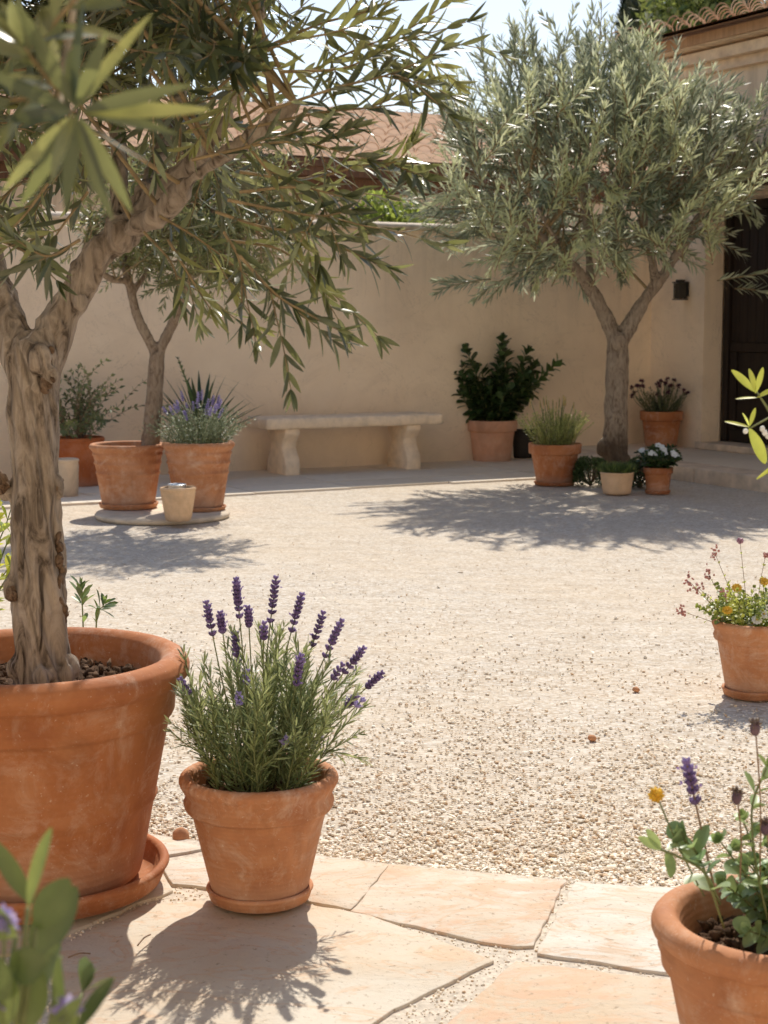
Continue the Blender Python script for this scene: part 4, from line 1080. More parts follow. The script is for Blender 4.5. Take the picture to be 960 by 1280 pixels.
# ------------------------------------------------------------------ far pots and plants
def simple_pot(label, px, by, rwpx, h, rb_ratio, kind, mat, saucer=None, z=0.0, soil_z=.86, scl=None, seg=56):
    c = gr(px, by, z); rt_ = rwpx*.5*c[1]/F
    zb = z+(.018 if saucer else 0)+.004
    make_pot('terracotta_pot' if mat not in (BLK,) else 'planter_pot', label, (c[0], c[1], zb), rt_*rb_ratio, rt_, h, kind, mat, True, soil_z, seg)
    if saucer: make_saucer(saucer, np.array([c[0], c[1], z+.0]), rt_*rb_ratio*1.13, .026, mat)
    return np.array([c[0], c[1], zb+h*soil_z]), rt_

# stone disc under the left group
c = gr(203, 646, 0); m = MB(); m.lathe([(.001, 0), (.41, 0), (.418, .02), (.41, .032), (.001, .032)], 64, wob=.01)
tag(m.build('stone_disc', CAPM, None, loc=(c[0], c[1], .0)), 'flat round pale stone slab under the grouped terracotta pots', 'stone slab')

s, r_ = simple_pot('tall terracotta pot of pale lavender beside the young olive pot', 249, 637, 91, .405, .66, 'banded', TC2, 'terracotta saucer beneath the pale lavender pot at left', .033)
fp = plant_thing('lavender_plant', 'pale grey green lavender mound with small lilac spikes near the bench', s)
mound(0, fp, (0, 0, 0), 210, .29, .8, .034, .005, 45, m_leaf('grey_needle', (.17, .23, .13), (.26, .33, .2), (.32, .37, .26), (.38, .42, .28), .2), STEMM, 26, 3, .0, False, .14, .2, name='foliage', hv=.35)
for i in range(24):
    a = RNG.random()*TAU; q = RNG.random()**.5*.19; tip = np.array([math.cos(a)*q*1.15, math.sin(a)*q, .29+.10*RNG.random()-q*.3])
    fm, smm = MB(), MB(); lav_spike(fm, smm, tip*np.array([.4, .4, .1]), tip, .065, 1.25, 5, False); st = smm.build('flower_stem', STEMM, fp); fm.build('flower', PURL, st)

c = gr(223, 651, .033); bz = .034
make_pot('clay_cup_pot', 'small beige clay pot with a metal tin inside, in front of two terracotta pots', (c[0], c[1], bz), .075, .107, .20, 'round', BEI, True, .8, 48)
tn = thing('metal_tin', 'little silver blue metal tin sitting in the small beige clay pot', 'tin', (c[0]-.005, c[1], bz+.16))
m = MB(); m.lathe([(.001, .0), (.05, .0), (.052, .004), (.052, .05), (.055, .054), (.052, .057), (.049, .054), (.048, .02), (.001, .02)], 32)
mm = m_plain('brushed_tin', (.55, .62, .7), .35, .1, 20, .1); mm.node_tree.nodes['Principled BSDF'].inputs['Metallic'].default_value = .6
m.build('tin_body', mm, tn)
m = MB(); m.lathe([(.001, .041), (.046, .041)], 24); m.build('tin_filling', BEI, tn)

# shrub in the deep brown pot + pale planter
s, r_ = simple_pot('deep brown terracotta pot with a tall green shrub behind the olive trunk', 98, 608, 68, .36, .86, 'round', TCD)
shp = plant_thing('shrub', 'tall airy green shrub in the brown pot against the left wall', s)
mound(0, shp, (0, 0, 0), 46, .78, .62, .055, .024, 55, m_leaf('shrub_leaf', (.09, .12, .045), (.15, .19, .075), (.2, .23, .12), (.3, .34, .14), .25), STEMB, 26, 2, .04, False, .07, .25, .003, .15, .55, wander=1.0, t0=.2)
s, r_ = simple_pot('pale cream clay pot in front of the deep brown shrub pot', 84, 622, 32, .265, .86, 'round', m_terracotta('cream_clay', (.72, .58, .42), (.78, .66, .5), (.62, .5, .36), .2))

# spiky plant behind the lavender
yc = gr(252, 603, 0); make_pot('terracotta_pot', 'terracotta pot of spiky dark leaves mostly hidden behind the pale lavender', (yc[0], yc[1], .011), .13, .18, .33, 'collar', TCD, True, .86, 48)
yu = plant_thing('yucca_plant', 'dark spiky strap leaved plant standing behind the pale lavender', (yc[0], yc[1], .29))
m = MB(); n = 46; a = RNG.random(n)*TAU; el = R(28)+RNG.random(n)*R(55)
d = np.stack([np.cos(a)*np.cos(el), np.sin(a)*np.cos(el), np.sin(el)], 1)
m.leaves(d*.02, d, np.stack([-np.cos(a)*.4, -np.sin(a)*.4, np.ones(n)], 1), .36+RNG.random(n)*.22, .036, .10, .35, True, 0)
m.build('foliage', DGR, yu)
P = curve_pts((0, 0, .1), (-.35, 0, 1), .55, 8, 0, .3); m = MB(); m.mat = 1; m.tube(P, .006, 5); m.mat = 0; leafy(m, P, 14, .05, .014, 40, .6, 1); m.build('flower_stalk', [DGR, STEMM], yu)

# rubbery dark shrub right of the bench
s, r_ = simple_pot('pinkish terracotta pot holding a glossy dark shrub right of the bench', 615, 577, 63, .355, .74, 'flower', TCP)
fi = plant_thing('shrub', 'glossy dark green broad leaved shrub in the pinkish pot', s)
m = MB()
for (dx, dy, ln, nl) in ((-.05, 0, .80, 34), (.0, .1, .62, 26), (.38, 0, .68, 30), (.25, -.2, .66, 28), (.75, .0, .72, 30), (-.55, .0, .55, 24), (-.35, -.2, .48, 22), (-.6, .1, .42, 18), (.15, -.3, .5, 24), (.5, -.3, .5, 24), (-.2, -.35, .46, 22), (-.3, .2, .62, 26), (.62, .25, .5, 22), (-.75, -.1, .34, 16), (0, -.45, .35, 18), (.3, -.5, .36, 18), (-.45, -.45, .33, 16), (.85, -.2, .45, 20), (.1, .3, .5, 20), (-.15, -.1, .7, 30), (.45, .1, .6, 28), (-.45, .1, .62, 26), (.2, -.1, .74, 30), (.6, -.1, .6, 28), (-.65, -.2, .5, 22), (-.1, .2, .5, 24)):
    P = curve_pts((dx*.08, dy*.08, 0), (dx*.95, dy, 1), ln, 10, -.02, .35, .05)
    m.mat = 1; m.tube(P, np.linspace(.008, .003, 11), 5, cap=False); m.mat = 0
    leafy(m, P, int(nl*1.5), .12, .062, 58, .12, 1, .1*RNG.random()+(.6 if RNG.random() < .1 else 0), .18, True, 2, .4, .3, .3, True, .7)
m.build('foliage', [DGR, STEMM], fi)
c = gr(652, 574, 0); make_pot('planter_pot', 'black planter pot in shade behind the feathery grass pot', (c[0], c[1]+.05, .011), .12, .14, .26, 'round', BLK, True, .86, 40)

# feathery grassy pot
s, r_ = simple_pot('orange terracotta pot of feathery green lavender left of the silvery tree', 693, 606, 67, .285, .68, 'flower', TC, 'terracotta saucer under the feathery green pot')
gl = plant_thing('rosemary_plant', 'upright feathery green plant with thin yellowish tips in the orange pot', s)
mound(0, gl, (0, 0, 0), 150, .29, .62, .036, .0055, 24, m_leaf('soft_needle', (.20, .26, .06), (.34, .40, .12), (.34, .38, .18), (.5, .5, .16), .3), STEMM, 34, 3, .0, False, .12, .35, hv=.3)
for i in range(12):
    a = RNG.random()*TAU; q = .05+.16*RNG.random(); tip = np.array([math.cos(a)*q*1.1, math.sin(a)*q, .33+.06*RNG.random()])
    sm_, fm = MB(), MB(); sm_.tube(spl([tip*np.array([.5, .5, .3]), tip], 6), .0028, 5); st = sm_.build('flower_stem', STEMM, gl)
    zz = np.linspace(.1, 1, 8)[:, None]; fm.blobs(tip-np.array([0, 0, .06])*(1-zz), .0055, axis=[0, 0, 1], stretch=1.8); fm.build('flower', m_leaf('dry_tip', (.5, .36, .14), (.6, .5, .25), (.5, .4, .2), (.6, .5, .2), .2), st)

# dark low hedge tufts round the tree foot
for i, (px, py, rr2, hh, lab) in enumerate(((738, 607, .155, .24, 'round dark clipped box bush left of the beige pot at the tree foot'), (800, 610, .12, .25, 'dark clipped box bush squeezed between the beige pot and the white flowers'), (770, 595, .17, .16, 'low dark box bush hidden just behind the beige pot'))):
    c = gr(px, py, 0); bb = plant_thing('box_bush', lab, c+np.array([0, .0, 0]), 'box bushes around the silvery tree', 'bush')
    m = MB(); n = 3400; v = nrmN(RNG.normal(size=(n, 3))); v[:, 2] = np.abs(v[:, 2]); rad = (.75+.3*RNG.random(n))[:, None]
    sq = np.array([rr2, rr2, hh]); pos = np.sign(v)*np.abs(v)**.6*sq*rad*.82; pos[:, 2] = np.minimum(pos[:, 2], hh)*1.0
    m.leaves(pos, v+RNG.normal(size=(n, 3))*.5+np.array([0, 0, .4]), RNG.normal(size=(n, 3)), .022, .011, .1, .2, False, (RNG.random(n) < .12)*.5)
    m.mat = 1
    for k in range(24):
        m.tube([(0, 0, 0), tuple(nrm(RNG.normal(size=3)*np.array([1, 1, .2])+np.array([0, 0, .8]))*np.array([rr2, rr2, hh])*.85)], .004, 4)
    m.build('foliage', [DGR, STEMB], bb)
# beige pot
s, r_ = simple_pot('low beige clay pot of short green grass at the tree foot', 771, 618, 43, .155, .8, 'round', BEI, soil_z=.9)
bg_ = plant_thing('grass_plant', 'short dense green grass growing in the low beige pot', s)
m = MB(); n = 1500; a = RNG.random(n)*TAU; q = np.sqrt(RNG.random(n))*.10; pos = np.stack([q*np.cos(a), q*np.sin(a), np.zeros(n)], 1)
m.leaves(pos, pos*4+RNG.normal(size=(n, 3))*.18+np.array([0, 0, .75]), RNG.normal(size=(n, 3)), .05+RNG.random(n)*.05, .005, .15, .2, False, (RNG.random(n) < .2)*.5); m.build('foliage', GRN, bg_)
# white flowers
s, r_ = simple_pot('small terracotta pot of white flowers right of the beige pot', 822, 617, 38, .165, .74, 'flower', TC, 'little terracotta saucer under the white flower pot', soil_z=.88)
wf = plant_thing('flowering_plant', 'compact plant with white flowers over dark green leaves by the terrace step', s)
mound(0, wf, (0, 0, 0), 60, .17, 1.0, .05, .026, 65, DGR, STEMM, 12, 2, .12, True, .05, .05, name='foliage', hv=.4, wide=.7)
for i in range(17):
    a = RNG.random()*TAU; q = RNG.random()**.6*.15; p = np.array([math.cos(a)*q, math.sin(a)*q-.02, .17-q*.5+RNG.random()*.03])
    fm = MB(); k = 5; ph = np.arange(k)/k*TAU+RNG.random(); nn = nrm([p[0]*3, p[1]*3-.5, .7]); A = nrm(np.cross(nn, [1, .2, 0])); B = np.cross(nn, A)
    dd = A*np.cos(ph)[:, None]+B*np.sin(ph)[:, None]; fm.leaves(np.repeat(p[None], k, 0), dd+nn*.2, np.repeat(nn[None], k, 0), .024, .020, .2, .1, True, 0, .0, .7) if False else fm.leaves(np.repeat(p[None], k, 0), dd+nn*.2, np.repeat(nn[None], k, 0), .025, .021, .2, .1, True, 0.0, .7)
    fm.build('flower', WHT, wf)
# burgundy flowers on the terrace
s, r_ = simple_pot('terracotta pot of burgundy flowers on the terrace against the house wall', 826, 558, 54, .31, .72, 'flower', TC, z=.10)
bf = plant_thing('flowering_plant', 'loose plant with round burgundy flower heads in the terrace pot', s)
mound(0, bf, (0, 0, 0), 70, .26, .85, .05, .008, 45, m_leaf('dusky_leaf', (.06, .085, .04), (.11, .14, .07), (.15, .17, .1), (.2, .22, .12), .2), STEMM, 22, 2, .02, False, .09, .1, name='foliage', hv=.5)
for i in range(24):
    a = RNG.random()*TAU; q = RNG.random()**.6*.26; tip = np.array([math.cos(a)*q*1.1, math.sin(a)*q*.8, .40-q*.55-RNG.random()*.12])
    sm_, fm = MB(), MB(); sm_.tube(spl([tip*np.array([.3, .3, 0]), tip*np.array([.8, .8, .6]), tip], 8), .0025, 5); st = sm_.build('flower_stem', STEMM, bf)
    n = 22; v = nrmN(RNG.normal(size=(n, 3))+np.array([0, 0, .5])); fm.leaves(np.repeat(tip[None], n, 0), v, RNG.normal(size=(n, 3)), .030, .012, .1, .2, False, RNG.random(n)*.4); fm.build('flower', DPUR, st)

# ------------------------------------------------------------------ right middle pot
c = gr(941, 869, 0); rz = .024
make_pot('terracotta_pot', 'warm terracotta pot of mixed small flowers on the gravel at right', (c[0], c[1], rz), .088, .137, .225, 'collar', TC2, True, .84, 96, None, 90)
make_saucer('terracotta saucer on the gravel under the mixed flower pot', c, .098, .028, TC2)
mp = plant_thing('flowering_plant', 'mixed small yellow pink and white flowers over bright green leaves at right', (c[0], c[1], rz+.19))
mound(0, mp, (0, 0, 0), 75, .17, 1.05, .020, .014, 60, m_leaf('fresh_leaf', (.13, .21, .035), (.25, .33, .065), (.3, .35, .13), (.48, .5, .1), .4), STEMM, 24, 2, .06, True, .075, .35, .0013, .1, .5, wide=.7)
mound(0, mp, (.07, -.02, 0), 22, .14, .7, .018, .003, 50, ROS, STEMM, 30, 3, 0, False, .03, .6, .001, name='feathery_foliage')
def umbel(parent, b, tip, kind):
    sm_ = MB(); P = spl([b, (np.array(b)+tip)/2+RNG.normal(size=3)*.008, tip], 9); sm_.mat = 1; sm_.tube(P, np.linspace(.0013, .0008, 9), 5); sm_.mat = 0; leafy(sm_, P, 8, .014, .009, 55, .35, .85, .4, .1, True, 2, terminal=False, wide=.7)
    st = sm_.build('flower_stem', [BRT, STEMB], parent); fm = MB(); tip = np.array(tip)
    if kind == 'pink':
        n = 16; v = RNG.normal(size=(n, 3))*np.array([.006, .006, .011]); fm.blobs(tip+v, .0028+RNG.random(n)*.0018, stretch=1.5, tint=RNG.random(n)*.6)
        fm.leaves(tip+v[:8], RNG.normal(size=(8, 3)), RNG.normal(size=(8, 3)), .008, .004, .1, .2, False, .5); fm.build('flower', PNK, st)
    elif kind == 'purple':
        n = 26; v = nrmN(RNG.normal(size=(n, 3)))*.008; fm.blobs(tip+v, .0035, stretch=1.4, tint=RNG.random(n)*.4); fm.build('flower', m_leaf('rose_petal', (.4, .2, .3), (.55, .32, .42), (.5, .3, .4), (.6, .4, .5), .2), st)
    else:
        n = 11; ph = np.arange(n)/n*TAU; nn = nrm([tip[0], -.7, .7]); A = nrm(np.cross(nn, [1, .2, 0])); B = np.cross(nn, A)
        dd = A*np.cos(ph)[:, None]+B*np.sin(ph)[:, None]; mat = YEL if kind == 'yellow' else WHT
        for lift, sc in ((.25, .018), (.7, .012)):
            fm.leaves(np.repeat(tip[None], n, 0), dd+nn*lift, np.repeat(nn[None], n, 0), sc, .009, .2, .1, True, RNG.random(n)*.3, .7)
        fm.build('flower', mat, st); cm = MB(); cm.blobs([tip+nn*.003], .004, stretch=.6, tint=.5); cm.build('flower_centre', YEL, st)
O = np.array([c[0], c[1], rz+.19])
for (px, py, kd) in ((893, 690, 'pink'), (925, 676, 'purple'), (885, 717, 'pink'), (862, 727, 'pink'), (852, 764, 'pink'), (873, 735, 'pink'), (957, 694, 'pink'), (909, 763, 'yellow'), (921, 735, 'yellow'), (955, 727, 'yellow'), (946, 775, 'white'), (955, 768, 'white'), (940, 780, 'white'), (975, 720, 'pink'), (980, 750, 'yellow'), (905, 745, 'pink')):
    dd = c[1]+RNG.normal()*.04-(.07 if py > 755 and px > 880 else 0); tip = at(px, py, dd)-O
    umbel(mp, np.array([tip[0]*.3, tip[1]*.3, .0]), tip, kd)

# ------------------------------------------------------------------ bottom right pot
c = np.array([.583, 2.255, 0]); pz = .024
make_pot('terracotta_pot', 'thick rimmed terracotta pot in the near right corner with herbs', (c[0], c[1], pz), .115, .190, .315, 'large', TC2, True, .80, 128, None, 320)
make_saucer('terracotta saucer beneath the near right corner pot', c+np.array([0, 0, .020]), .13, .03, TC2)
O = np.array([c[0], c[1], pz+.252])
hb = plant_thing('herb_plant', 'rounded mint green herbs with a lavender spike and a yellow button flower, near right', O)
m = MB()
for i in range(64):
    a = RNG.random()*TAU; q = RNG.random()**.5; st = np.array([.07+math.cos(a)*q*.07, math.sin(a)*q*.08, 0])
    d = nrm([math.cos(a)*q*.6+.05, math.sin(a)*q*.6, 1]); P = curve_pts(st, d, .08+.13*RNG.random(), 7, .1, .8)
    m.mat = 1; m.tube(P, np.linspace(.002, .0012, 8), 5, cap=False); m.mat = 0
    leafy(m, P, 14, .032, .026, 62, .1, 1, .4*RNG.random(), .2, 'hi', 2, .4, .2, .3, True, .8)
m.build('foliage', [MINT, STEMM], hb)
def tipat(px, py, D): return at(px, py, D)-O
# arching stem with broad sage leaves
m = MB(); P = spl([tipat(900, 1130, 2.2), tipat(880, 1090, 2.17), tipat(850, 1072, 2.15), tipat(826, 1062, 2.14)], 12); m.mat = 1; m.tube(P, .002, 6); m.mat = 0
m.leaves([P[-1], P[-2], P[-3], P[-1]], [tipat(815, 1070, 2.13)-tipat(840, 1090, 2.13)+[-.0, 0, .02], [.2, 0, -.6], [0, -.2, -1], [-.8, -.1, .5]], [[0, -1, .4]]*4, [.034, .036, .034, .036], [.013, .014, .014, .013], .15, .3, 'hi', .15, .7)
P2 = spl([tipat(905, 1160, 2.2), tipat(885, 1100, 2.18), tipat(870, 1065, 2.17), tipat(855, 1050, 2.17)], 12); m.mat = 1; m.tube(P2, .002, 6); m.mat = 0
leafy(m, P2, 14, .04, .028, 60, .25, 1, .05, .15, 'hi', 2, .4, .2, .3, True, .8)
P3 = spl([tipat(960, 1150, 2.2), tipat(945, 1080, 2.2), tipat(940, 1010, 2.22), tipat(958, 960, 2.22)], 14); m.mat = 1; m.tube(P3, .0017, 6); m.mat = 0
leafy(m, P3, 16, .038, .014, 55, .2, 1, .3, .15, True, 2, .4, .2, .3, True, .6)
m.build('broad_leaf_stem', [MINT, STEMM], hb)
fm, smm = MB(), MB(); lav_spike(fm, smm, tipat(895, 1120, 2.2), tipat(858, 952, 2.17), .064, 1.25, 6, True); st = smm.build('flower_stem', STEMB, hb); fm.build('flower', PUR, st)
sm_ = MB(); tip = tipat(820, 993, 2.16); sm_.tube(spl([tipat(880, 1120, 2.2), tipat(850, 1062, 2.17), tip], 10), .0013, 6); st = sm_.build('flower_stem', STEMM, hb)
fm = MB(); n = 120; v = nrmN(RNG.normal(size=(n, 3))); fm.blobs([tip], .009, sub=2); fm.leaves(np.repeat(tip[None], n, 0)+v*.006, v, RNG.normal(size=(n, 3)), .0065, .004, .1, .2, False, RNG.random(n)*.4); fm.build('flower', YEL, st)
for (px, py, b) in ((944, 906, (950, 1100)), (921, 992, (925, 1100)), (957, 1030, (960, 1110))):
    tip = tipat(px, py, 2.2); sm_ = MB(); sm_.tube(spl([tipat(*b, 2.2), (tip+tipat(*b, 2.2))/2+[.004, 0, 0], tip], 8), .0012, 6); st = sm_.build('flower_stem', STEMB, hb)
    fm = MB(); n = 46; v = nrmN(RNG.normal(size=(n, 3))+np.array([0, 0, .8])); fm.blobs([tip-np.array([0, 0, .006])], .0075, axis=[0, 0, 1], stretch=1.4, sub=2)
    fm.leaves(np.repeat(tip[None], n, 0), v, RNG.normal(size=(n, 3)), .012, .004, .1, .2, False, RNG.random(n)); fm.build('flower', CAL, st)

# ------------------------------------------------------------------ sprigs at the edges
# near plant, bottom left corner
c = np.array([-.36, 1.26, 0]); make_pot('terracotta_pot', 'terracotta pot of broad sage leaves nearest the viewer at left', (c[0], c[1], .022), .12, .17, .42, 'collar', TC, True, .88, 48)
O = np.array([c[0], c[1], .39]); sg = plant_thing('sage_plant', 'blurred broad sage leaves with small violet flowers in the near left corner', O)
m = MB()
def nearleaf(b, t, w, D, D2=None, ti=.2): 
    p = at(*b, D)-O; q = at(*t, D2 or D)-O; m.leaves([p], [q-p], [[RNG.normal()*.3, -1, .3]], np.linalg.norm(q-p), w*.60, .10, .35, 'hi', ti*.6, .7)
D = 1.12
for b, t, w, ti in (((35, 1135), (58, 1035), .020, .85), ((40, 1130), (-10, 1050), .024, .3), ((45, 1160), (85, 1100), .042, .15), ((40, 1200), (92, 1110), .05, .1), ((20, 1170), (-40, 1130), .04, .4), ((60, 1200), (10, 1215), .045, .2), ((75, 1195), (72, 1290), .022, .0), ((95, 1290), (138, 1222), .020, .0), ((40, 1260), (70, 1180), .03, .6), ((10, 1250), (-20, 1190), .04, .2), ((30, 1290), (50, 1215), .04, .3), ((0, 1290), (15, 1225), .035, .5), ((60, 1290), (100, 1250), .02, .3)):
    nearleaf(b, t, w, D+RNG.normal()*.03, None, ti)
m.mat = 1
for e_ in ((35, 1135), (45, 1160), (75, 1195), (95, 1290), (40, 1260), (0, 1290), (20, 1170)):
    m.tube(spl([(RNG.normal()*.02, RNG.normal()*.02, 0), at(e_[0]-25, 1330, D)-O, at(*e_, D)-O], 10), np.linspace(.0035, .002, 10), 6)
m.mat = 0
for k in range(26):
    a = RNG.random()*TAU; P = curve_pts((math.cos(a)*.04, math.sin(a)*.04, 0), (math.cos(a)*.45-.1, math.sin(a)*.35, 1), .12+.13*RNG.random(), 7, .05, .5); m.mat = 1; m.tube(P, .002, 5); m.mat = 0
    leafy(m, P, 10, .05, .02, 50, .2, 1, .3*RNG.random(), .15, True, 2, .3, .3, .25, True, .7)
m.build('foliage', [m_leaf('sage_leaf', (.05, .08, .022), (.10, .145, .04), (.17, .22, .09), (.30, .36, .09), .18), STEMM], sg)
for (px, py) in ((6, 1150), (84, 1262), (-6, 1262)):
    tip = at(px, py, D-.02)-O; sm_ = MB(); sm_.tube(spl([(0, 0, 0), tip*np.array([.8, .8, .6]), tip], 8), .0014, 5); st = sm_.build('flower_stem', STEMM, sg)
    fm = MB(); n = 22; v = nrmN(RNG.normal(size=(n, 3))); fm.leaves(np.repeat(tip[None], n, 0), v, RNG.normal(size=(n, 3)), .013, .009, .1, .2, False, RNG.random(n)); fm.build('flower', PURL, st)

# bright sprig entering at the right edge
c = np.array([1.0, 2.75, 0]); make_pot('terracotta_pot', 'terracotta pot of a bright leaved sapling beyond the right edge', (c[0], c[1], .03), .13, .18, .38, 'collar', TC2, True, .86, 48)
O = np.array([c[0], c[1], .355]); bs = plant_thing('young_shrub', 'bright yellow green leafy sprig with tiny white buds at the right edge', O)
m = MB(); Dq = 2.45
stem = spl([(0, 0, 0), (-.1, -.1, .35), at(1010, 640, Dq+.1)-O, at(985, 560, Dq)-O, at(962, 515, Dq)-O, at(946, 490, Dq)-O], 20); m.mat = 1; m.tube(stem, np.linspace(.005, .0017, 20), 6)
m.tube(spl([at(965, 520, Dq)-O, at(938, 535, Dq)-O], 4), .0014, 5); m.mat = 0
for b, t, w, ti in (((944, 490), (917, 463), .013, .6), ((944, 490), (938, 461), .011, .7), ((944, 492), (954, 460), .009, .6), ((946, 497), (920, 497), .006, .9), ((946, 497), (968, 485), .010, .9), ((937, 534), (907, 525), .007, .9), ((936, 533), (930, 515), .006, .8), ((937, 533), (944, 510), .007, .8), ((936, 535), (958, 578), .020, .4), ((962, 515), (975, 490), .012, .5), ((985, 560), (965, 600), .015, .4), ((985, 572), (946, 597), .007, .8), ((975, 540), (990, 510), .012, .5), ((1000, 600), (965, 560), .014, .4)):
    p = at(*b, Dq)-O; q = at(*t, Dq+RNG.normal()*.01)-O; m.leaves([p], [q-p], [[RNG.normal()*.5, -.6, .8]], np.linalg.norm(q-p)*1.05, w, .08, .2, 'hi', ti*.7, .7)
for k in range(16):
    a = RNG.random()*TAU; P = curve_pts((0, 0, .05), (math.cos(a)*.25+.22, math.sin(a)*.35+.05, 1), .4+.35*RNG.random(), 8, .05, .5); m.mat = 1; m.tube(P, .003, 5); m.mat = 0
    leafy(m, P, 18, .05, .014, 48, .25, 1, .5*RNG.random(), .12, True, 2)
m.build('foliage', [BRT, STEMM], bs)
fm = MB(); pp = np.array([at(x, y, Dq-.01)-O for x, y in ((932, 539), (956, 541), (960, 545), (953, 536))]); fm.blobs(pp, .0042, stretch=1.2, sub=2); fm.build('flower_bud', WHT, bs)

# yellow green shrub behind the trunk at the left edge
c = np.array([-1.22, 4.35, 0]); make_pot('terracotta_pot', 'terracotta pot hidden behind the biggest pot with a yellow green shrub', (c[0], c[1], .012), .12, .17, .32, 'collar', TC, True, .86, 48)
ys = plant_thing('shrub', 'bright yellow green shrub behind the gnarled trunk at the left edge', (c[0], c[1], .285))
mound(0, ys, (0, 0, 0), 44, .62, .34, .06, .022, 50, YLW, STEMM, 26, 2, .03, True, .07, .4, .003, .15, .5, name='foliage', wide=.6, lean=(.0, 0))
# sapling shoots behind the rim of the big pot
c = at(112, 800, 3.98); c[2] = 0
sl_ = plant_thing('olive_sapling', 'two thin olive sapling shoots just behind the biggest pot rim', c)
m = MB()
for (pts, nl) in ((((-.02, 0, 0), at(104, 790, 3.98)-c, at(101, 735, 3.98)-c), 7), (((.02, 0, 0), at(120, 790, 3.95)-c, at(130, 755, 3.93)-c), 6)):
    P = spl(pts, 12); m.mat = 1; m.tube(P, np.linspace(.003, .0013, 12), 5); m.mat = 0
    leafy(m, P, 10, .052, .015, 48, .72, 1, .1, .1, True, 2, .3, .3, .3, True, .6)
    leafy(m, P, 10, .05, .013, 48, .1, .7, .1, .1, True, 2, .3, .3, .3, False, .6)
m.build('foliage', [GRN, STEMM], sl_)

# ------------------------------------------------------------------ small loose things
def stone_at(name, label, cat, px, py, r_, mat, st=.7, z=0.0, ax=(0.2, 0, 1)):
    c = gr(px, py, 0); m = MB(); m.blobs([(0, 0, 0)], r_, axis=np.array([ax]), stretch=st, sub=2, jitter=.035)
    return tag(m.build(name, mat, None, loc=(c[0], c[1], r_*st*.6+z)), label, cat)
TCS = m_plain('pebble_clay', (.50, .25, .13), .9, .25, 40, .5, .003)
stone_at('pebble', 'rounded rust brown pebble in the open middle of the gravel', 'pebble', 740, 925, .014, TCS)
stone_at('pebble', 'small brown pebble on the gravel left of the mixed flower pot', 'pebble', 795, 864, .013, TCS)
stone_at('terracotta_shard', 'upright oval terracotta shard between the two front pots', 'shard', 226, 1050, .021, TCS, .45, .004, (.3, -.8, .5))
stone_at('terracotta_shard', 'flat terracotta shard lying left of the upright one', 'shard', 202, 1054, .015, TCS, .4, 0)
for i, (a_, b_, lab) in enumerate((((85, 1197), (113, 1192), 'short dry twig on the shaded flagstone by the big saucer'), ((172, 1182), (188, 1168), 'tiny bent dry twig on the flagstone below the lavender pot'))):
    A, B = gr(*a_, .026), gr(*b_, .026); m = MB(); m.tube(spl([A-A, (B-A)/2+[0, .004, .003], B-A], 7), .0016, 5)
    tag(m.build('dry_twig', STEMB, None, loc=A), lab, 'twig')
# scattered dry leaves and debris on the gravel
m = MB(); n = 260; Y = 3.2+RNG.random(n)**1.2*7; X = (RNG.random(n)*2-1)*Y*.26; ok = Y > np.interp(X, E[:, 0], E[:, 1])+.02; n = ok.sum()
m.leaves(np.stack([X[ok], Y[ok], np.full(n, .010)], 1), RNG.normal(size=(n, 3))*np.array([1, 1, .08]), np.tile([0, 0, 1.], (n, 1)), .03+RNG.random(n)*.02, .007, .1, .3, False, RNG.random(n))
tag(m.build('leaf_litter', m_leaf('dry_leaf', (.28, .18, .09), (.42, .3, .17), (.4, .3, .2), (.5, .4, .22), .1)), 'small dry brown leaves scattered over the pale gravel', 'leaf litter', kind='stuff')

# ------------------------------------------------------------------ beyond the walls
def leaf_mass(parent, pts_c, radii, n, L, W, mat, name='crown', cards=True, shell=.55):
    m = MB(); w = np.array([r[0]*r[2] for r in radii]); w = w/w.sum()
    for c_, r3_, ww in zip(pts_c, radii, w):
        k = int(n*ww); v = nrmN(RNG.normal(size=(k, 3))); q = (shell+(1-shell)*RNG.random(k)**.6)
        lob = np.array([1+.25*noise.noise(Vector(x*2.5+np.array(c_)))+.2*noise.noise(Vector(x*6)) for x in v])
        pos = np.array(c_)+v*np.array(r3_)*(q*lob)[:, None]
        m.leaves(pos, v*.6+RNG.normal(size=(k, 3))*.7+np.array([0, 0, .3]), RNG.normal(size=(k, 3)), L*(.7+.6*RNG.random(k)), W, .1, .2, False, (RNG.random(k) < .2)*.6)
    return m.build(name, mat, parent)
# hedge bushes behind the wall
for i, (px, ww, hh, lab) in enumerate(((445, .42, 2.12, 'small bright green bush showing over the wall coping at left'), (487, .52, 2.42, 'larger bright green bush peeping over the wall coping in the middle'), (528, .40, 2.22, 'low green bush over the coping next to the silvery tree'))):
    p = at(px, 400, 14.9+i*.25); b = plant_thing('garden_bush', lab, (p[0], p[1], 0), 'bushes behind the courtyard wall', 'bush')
    leaf_mass(b, [(0, 0, hh*.55), (-.12, 0, hh*.82), (.16, .05, hh*.78)], [(ww, ww, hh*.42), (ww*.5, ww*.5, hh*.18), (ww*.5, ww*.5, hh*.17)], 5200, .07, .04, BGB)
    m = MB(); [m.tube([(0, 0, 0), (RNG.normal()*.2, RNG.normal()*.2, hh*.6)], np.linspace(.03, .012, 2), 6) for _ in range(5)]; m.build('stem', STEMB, b)
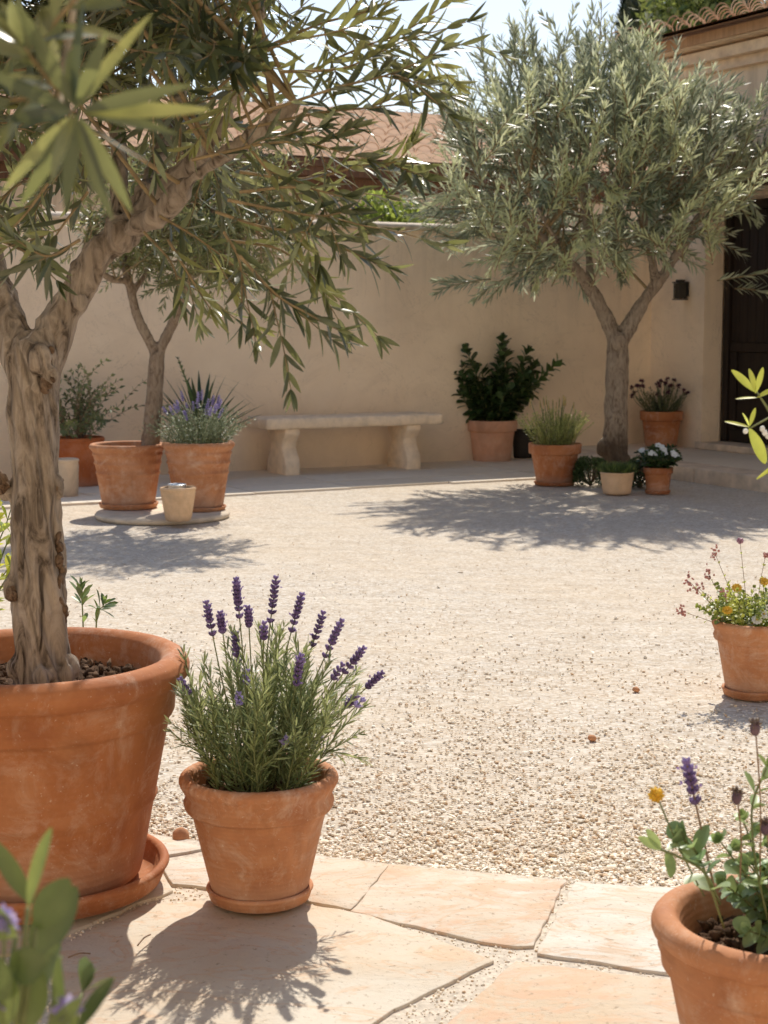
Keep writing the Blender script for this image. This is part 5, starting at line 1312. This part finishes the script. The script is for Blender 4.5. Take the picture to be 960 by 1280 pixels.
# cypresses and trees beyond the house
def cypress(px, ytop, D, w, lab):
    p = at(px, ytop, D); H = p[2]; b = plant_thing('cypress_tree', lab, (p[0], p[1], 0), None, 'tree')
    m = MB(); n = 15000; z = RNG.random(n); a = RNG.random(n)*TAU; prof = np.sin(np.pi*np.clip(z*.93+.07, 0, 1)**.75)**.55
    lob = np.array([1+.3*noise.noise(Vector((math.cos(x)*1.5, math.sin(x)*1.5, q*7))) for x, q in zip(a, z)])
    rad = w*prof*lob*(.6+.4*RNG.random(n)**.5); pos = np.stack([rad*np.cos(a), rad*np.sin(a), .4+z*(H-.4)], 1)
    d = np.stack([np.cos(a)*.4, np.sin(a)*.4, np.ones(n)], 1)+RNG.normal(size=(n, 3))*.3
    m.leaves(pos, d, np.stack([np.cos(a), np.sin(a), np.zeros(n)+.3], 1), .26, .1, .1, .2, False, (RNG.random(n) < .15)*.6); m.build('crown', CYP, b)
    m = MB(); m.tube([(0, 0, 0), (0, 0, H*.7)], [.18, .05], 8); m.build('trunk', BARK2, b)
cypress(806, -60, 34, .78, 'tall dark narrow cypress rising behind the tiled roof')
cypress(1015, -120, 36, .85, 'dark cypress beyond the right edge behind the house roof')
def bgtree(px, ytop, D, w, lab, mat=BG1, n=9000, z0=.35):
    p = at(px, ytop, D); H = p[2]; b = plant_thing('leafy_tree', lab, (p[0], p[1], 0), None, 'tree')
    C_ = [(0, 0, H*.72)]+[(RNG.normal()*w*.45, RNG.normal()*w*.4, H*(z0+.25+.32*RNG.random())) for _ in range(7)]
    R_ = [(w*.75, w*.75, H*.26)]+[(w*.5, w*.5, H*.13) for _ in range(7)]
    leaf_mass(b, C_, R_, n, .17, .085, mat)
    m = MB(); m.tube([(0, 0, 0), (.1, 0, H*.4), (0, 0, H*.75)], [.22, .16, .06], 8)
    for c_ in C_[1:]: m.tube([(.05, 0, H*.35), c_], [.09, .03], 6)
    m.build('trunk', BARK2, b)
bgtree(868, -25, 32, .85, 'round mid green tree behind the roof right of the cypress', m_leaf('far_leaf_mid', (.06, .09, .03), (.11, .15, .045), (.14, .17, .08), (.2, .24, .07), .3))
bgtree(935, -50, 29, 1.5, 'bright yellow green tree behind the house roof at upper right')
bgtree(330, 110, 30, 1.6, 'dull green tree beyond the neighbouring roof behind the front olive', OLV2, 7000)

# ------------------------------------------------------------------ added unseen house behind the viewer, its sunlit wall bouncing light onto shaded fronts
rh = thing('added_bounce_house', 'added unseen cream stucco house behind the viewer, reflecting sunlight into the courtyard', 'house', (0, -4.2, 0))
m = MB(); m.box((-11, -7, -.1), (11, 0, 6.6)); m.build('wall', m_stucco('cream_stucco', (.90, .76, .56), (.82, .68, .5)), rh, smooth=False)
m = MB(); tiled_roof(m, np.array([-11.3, -3.4, 7.95]), np.array([1., 0, 0]), np.array([0, 1., 0]), 22.6, 4.0, R(18), .25, .42); tiled_roof(m, np.array([-11.3, -3.4, 7.95]), np.array([1., 0, 0]), np.array([0, -1., 0]), 22.6, 4.0, R(18), .25, .42)
m.build('roof', TILE, rh)
for (wx, wz) in ((-7, 1), (7, 1), (-7, 4), (-2.4, 4), (2.4, 4), (7, 4)):
    m = MB(); m.box((wx-.5, .003, wz), (wx+.5, .03, wz+1.3)); f_ = m.build('window', DARKW, rh, smooth=False)
    m = MB(); m.box((wx-.44, .032, wz+.06), (wx-.02, .04, wz+1.24)); m.box((wx+.02, .032, wz+.06), (wx+.44, .04, wz+1.24)); m.build('pane', m_plain('window_glass', (.05, .06, .07), .1, .1, 5, 0), f_, smooth=False)
m = MB(); m.box((-.6, .003, 0), (.6, .05, 2.3)); m.build('door', DARKW, rh, smooth=False)
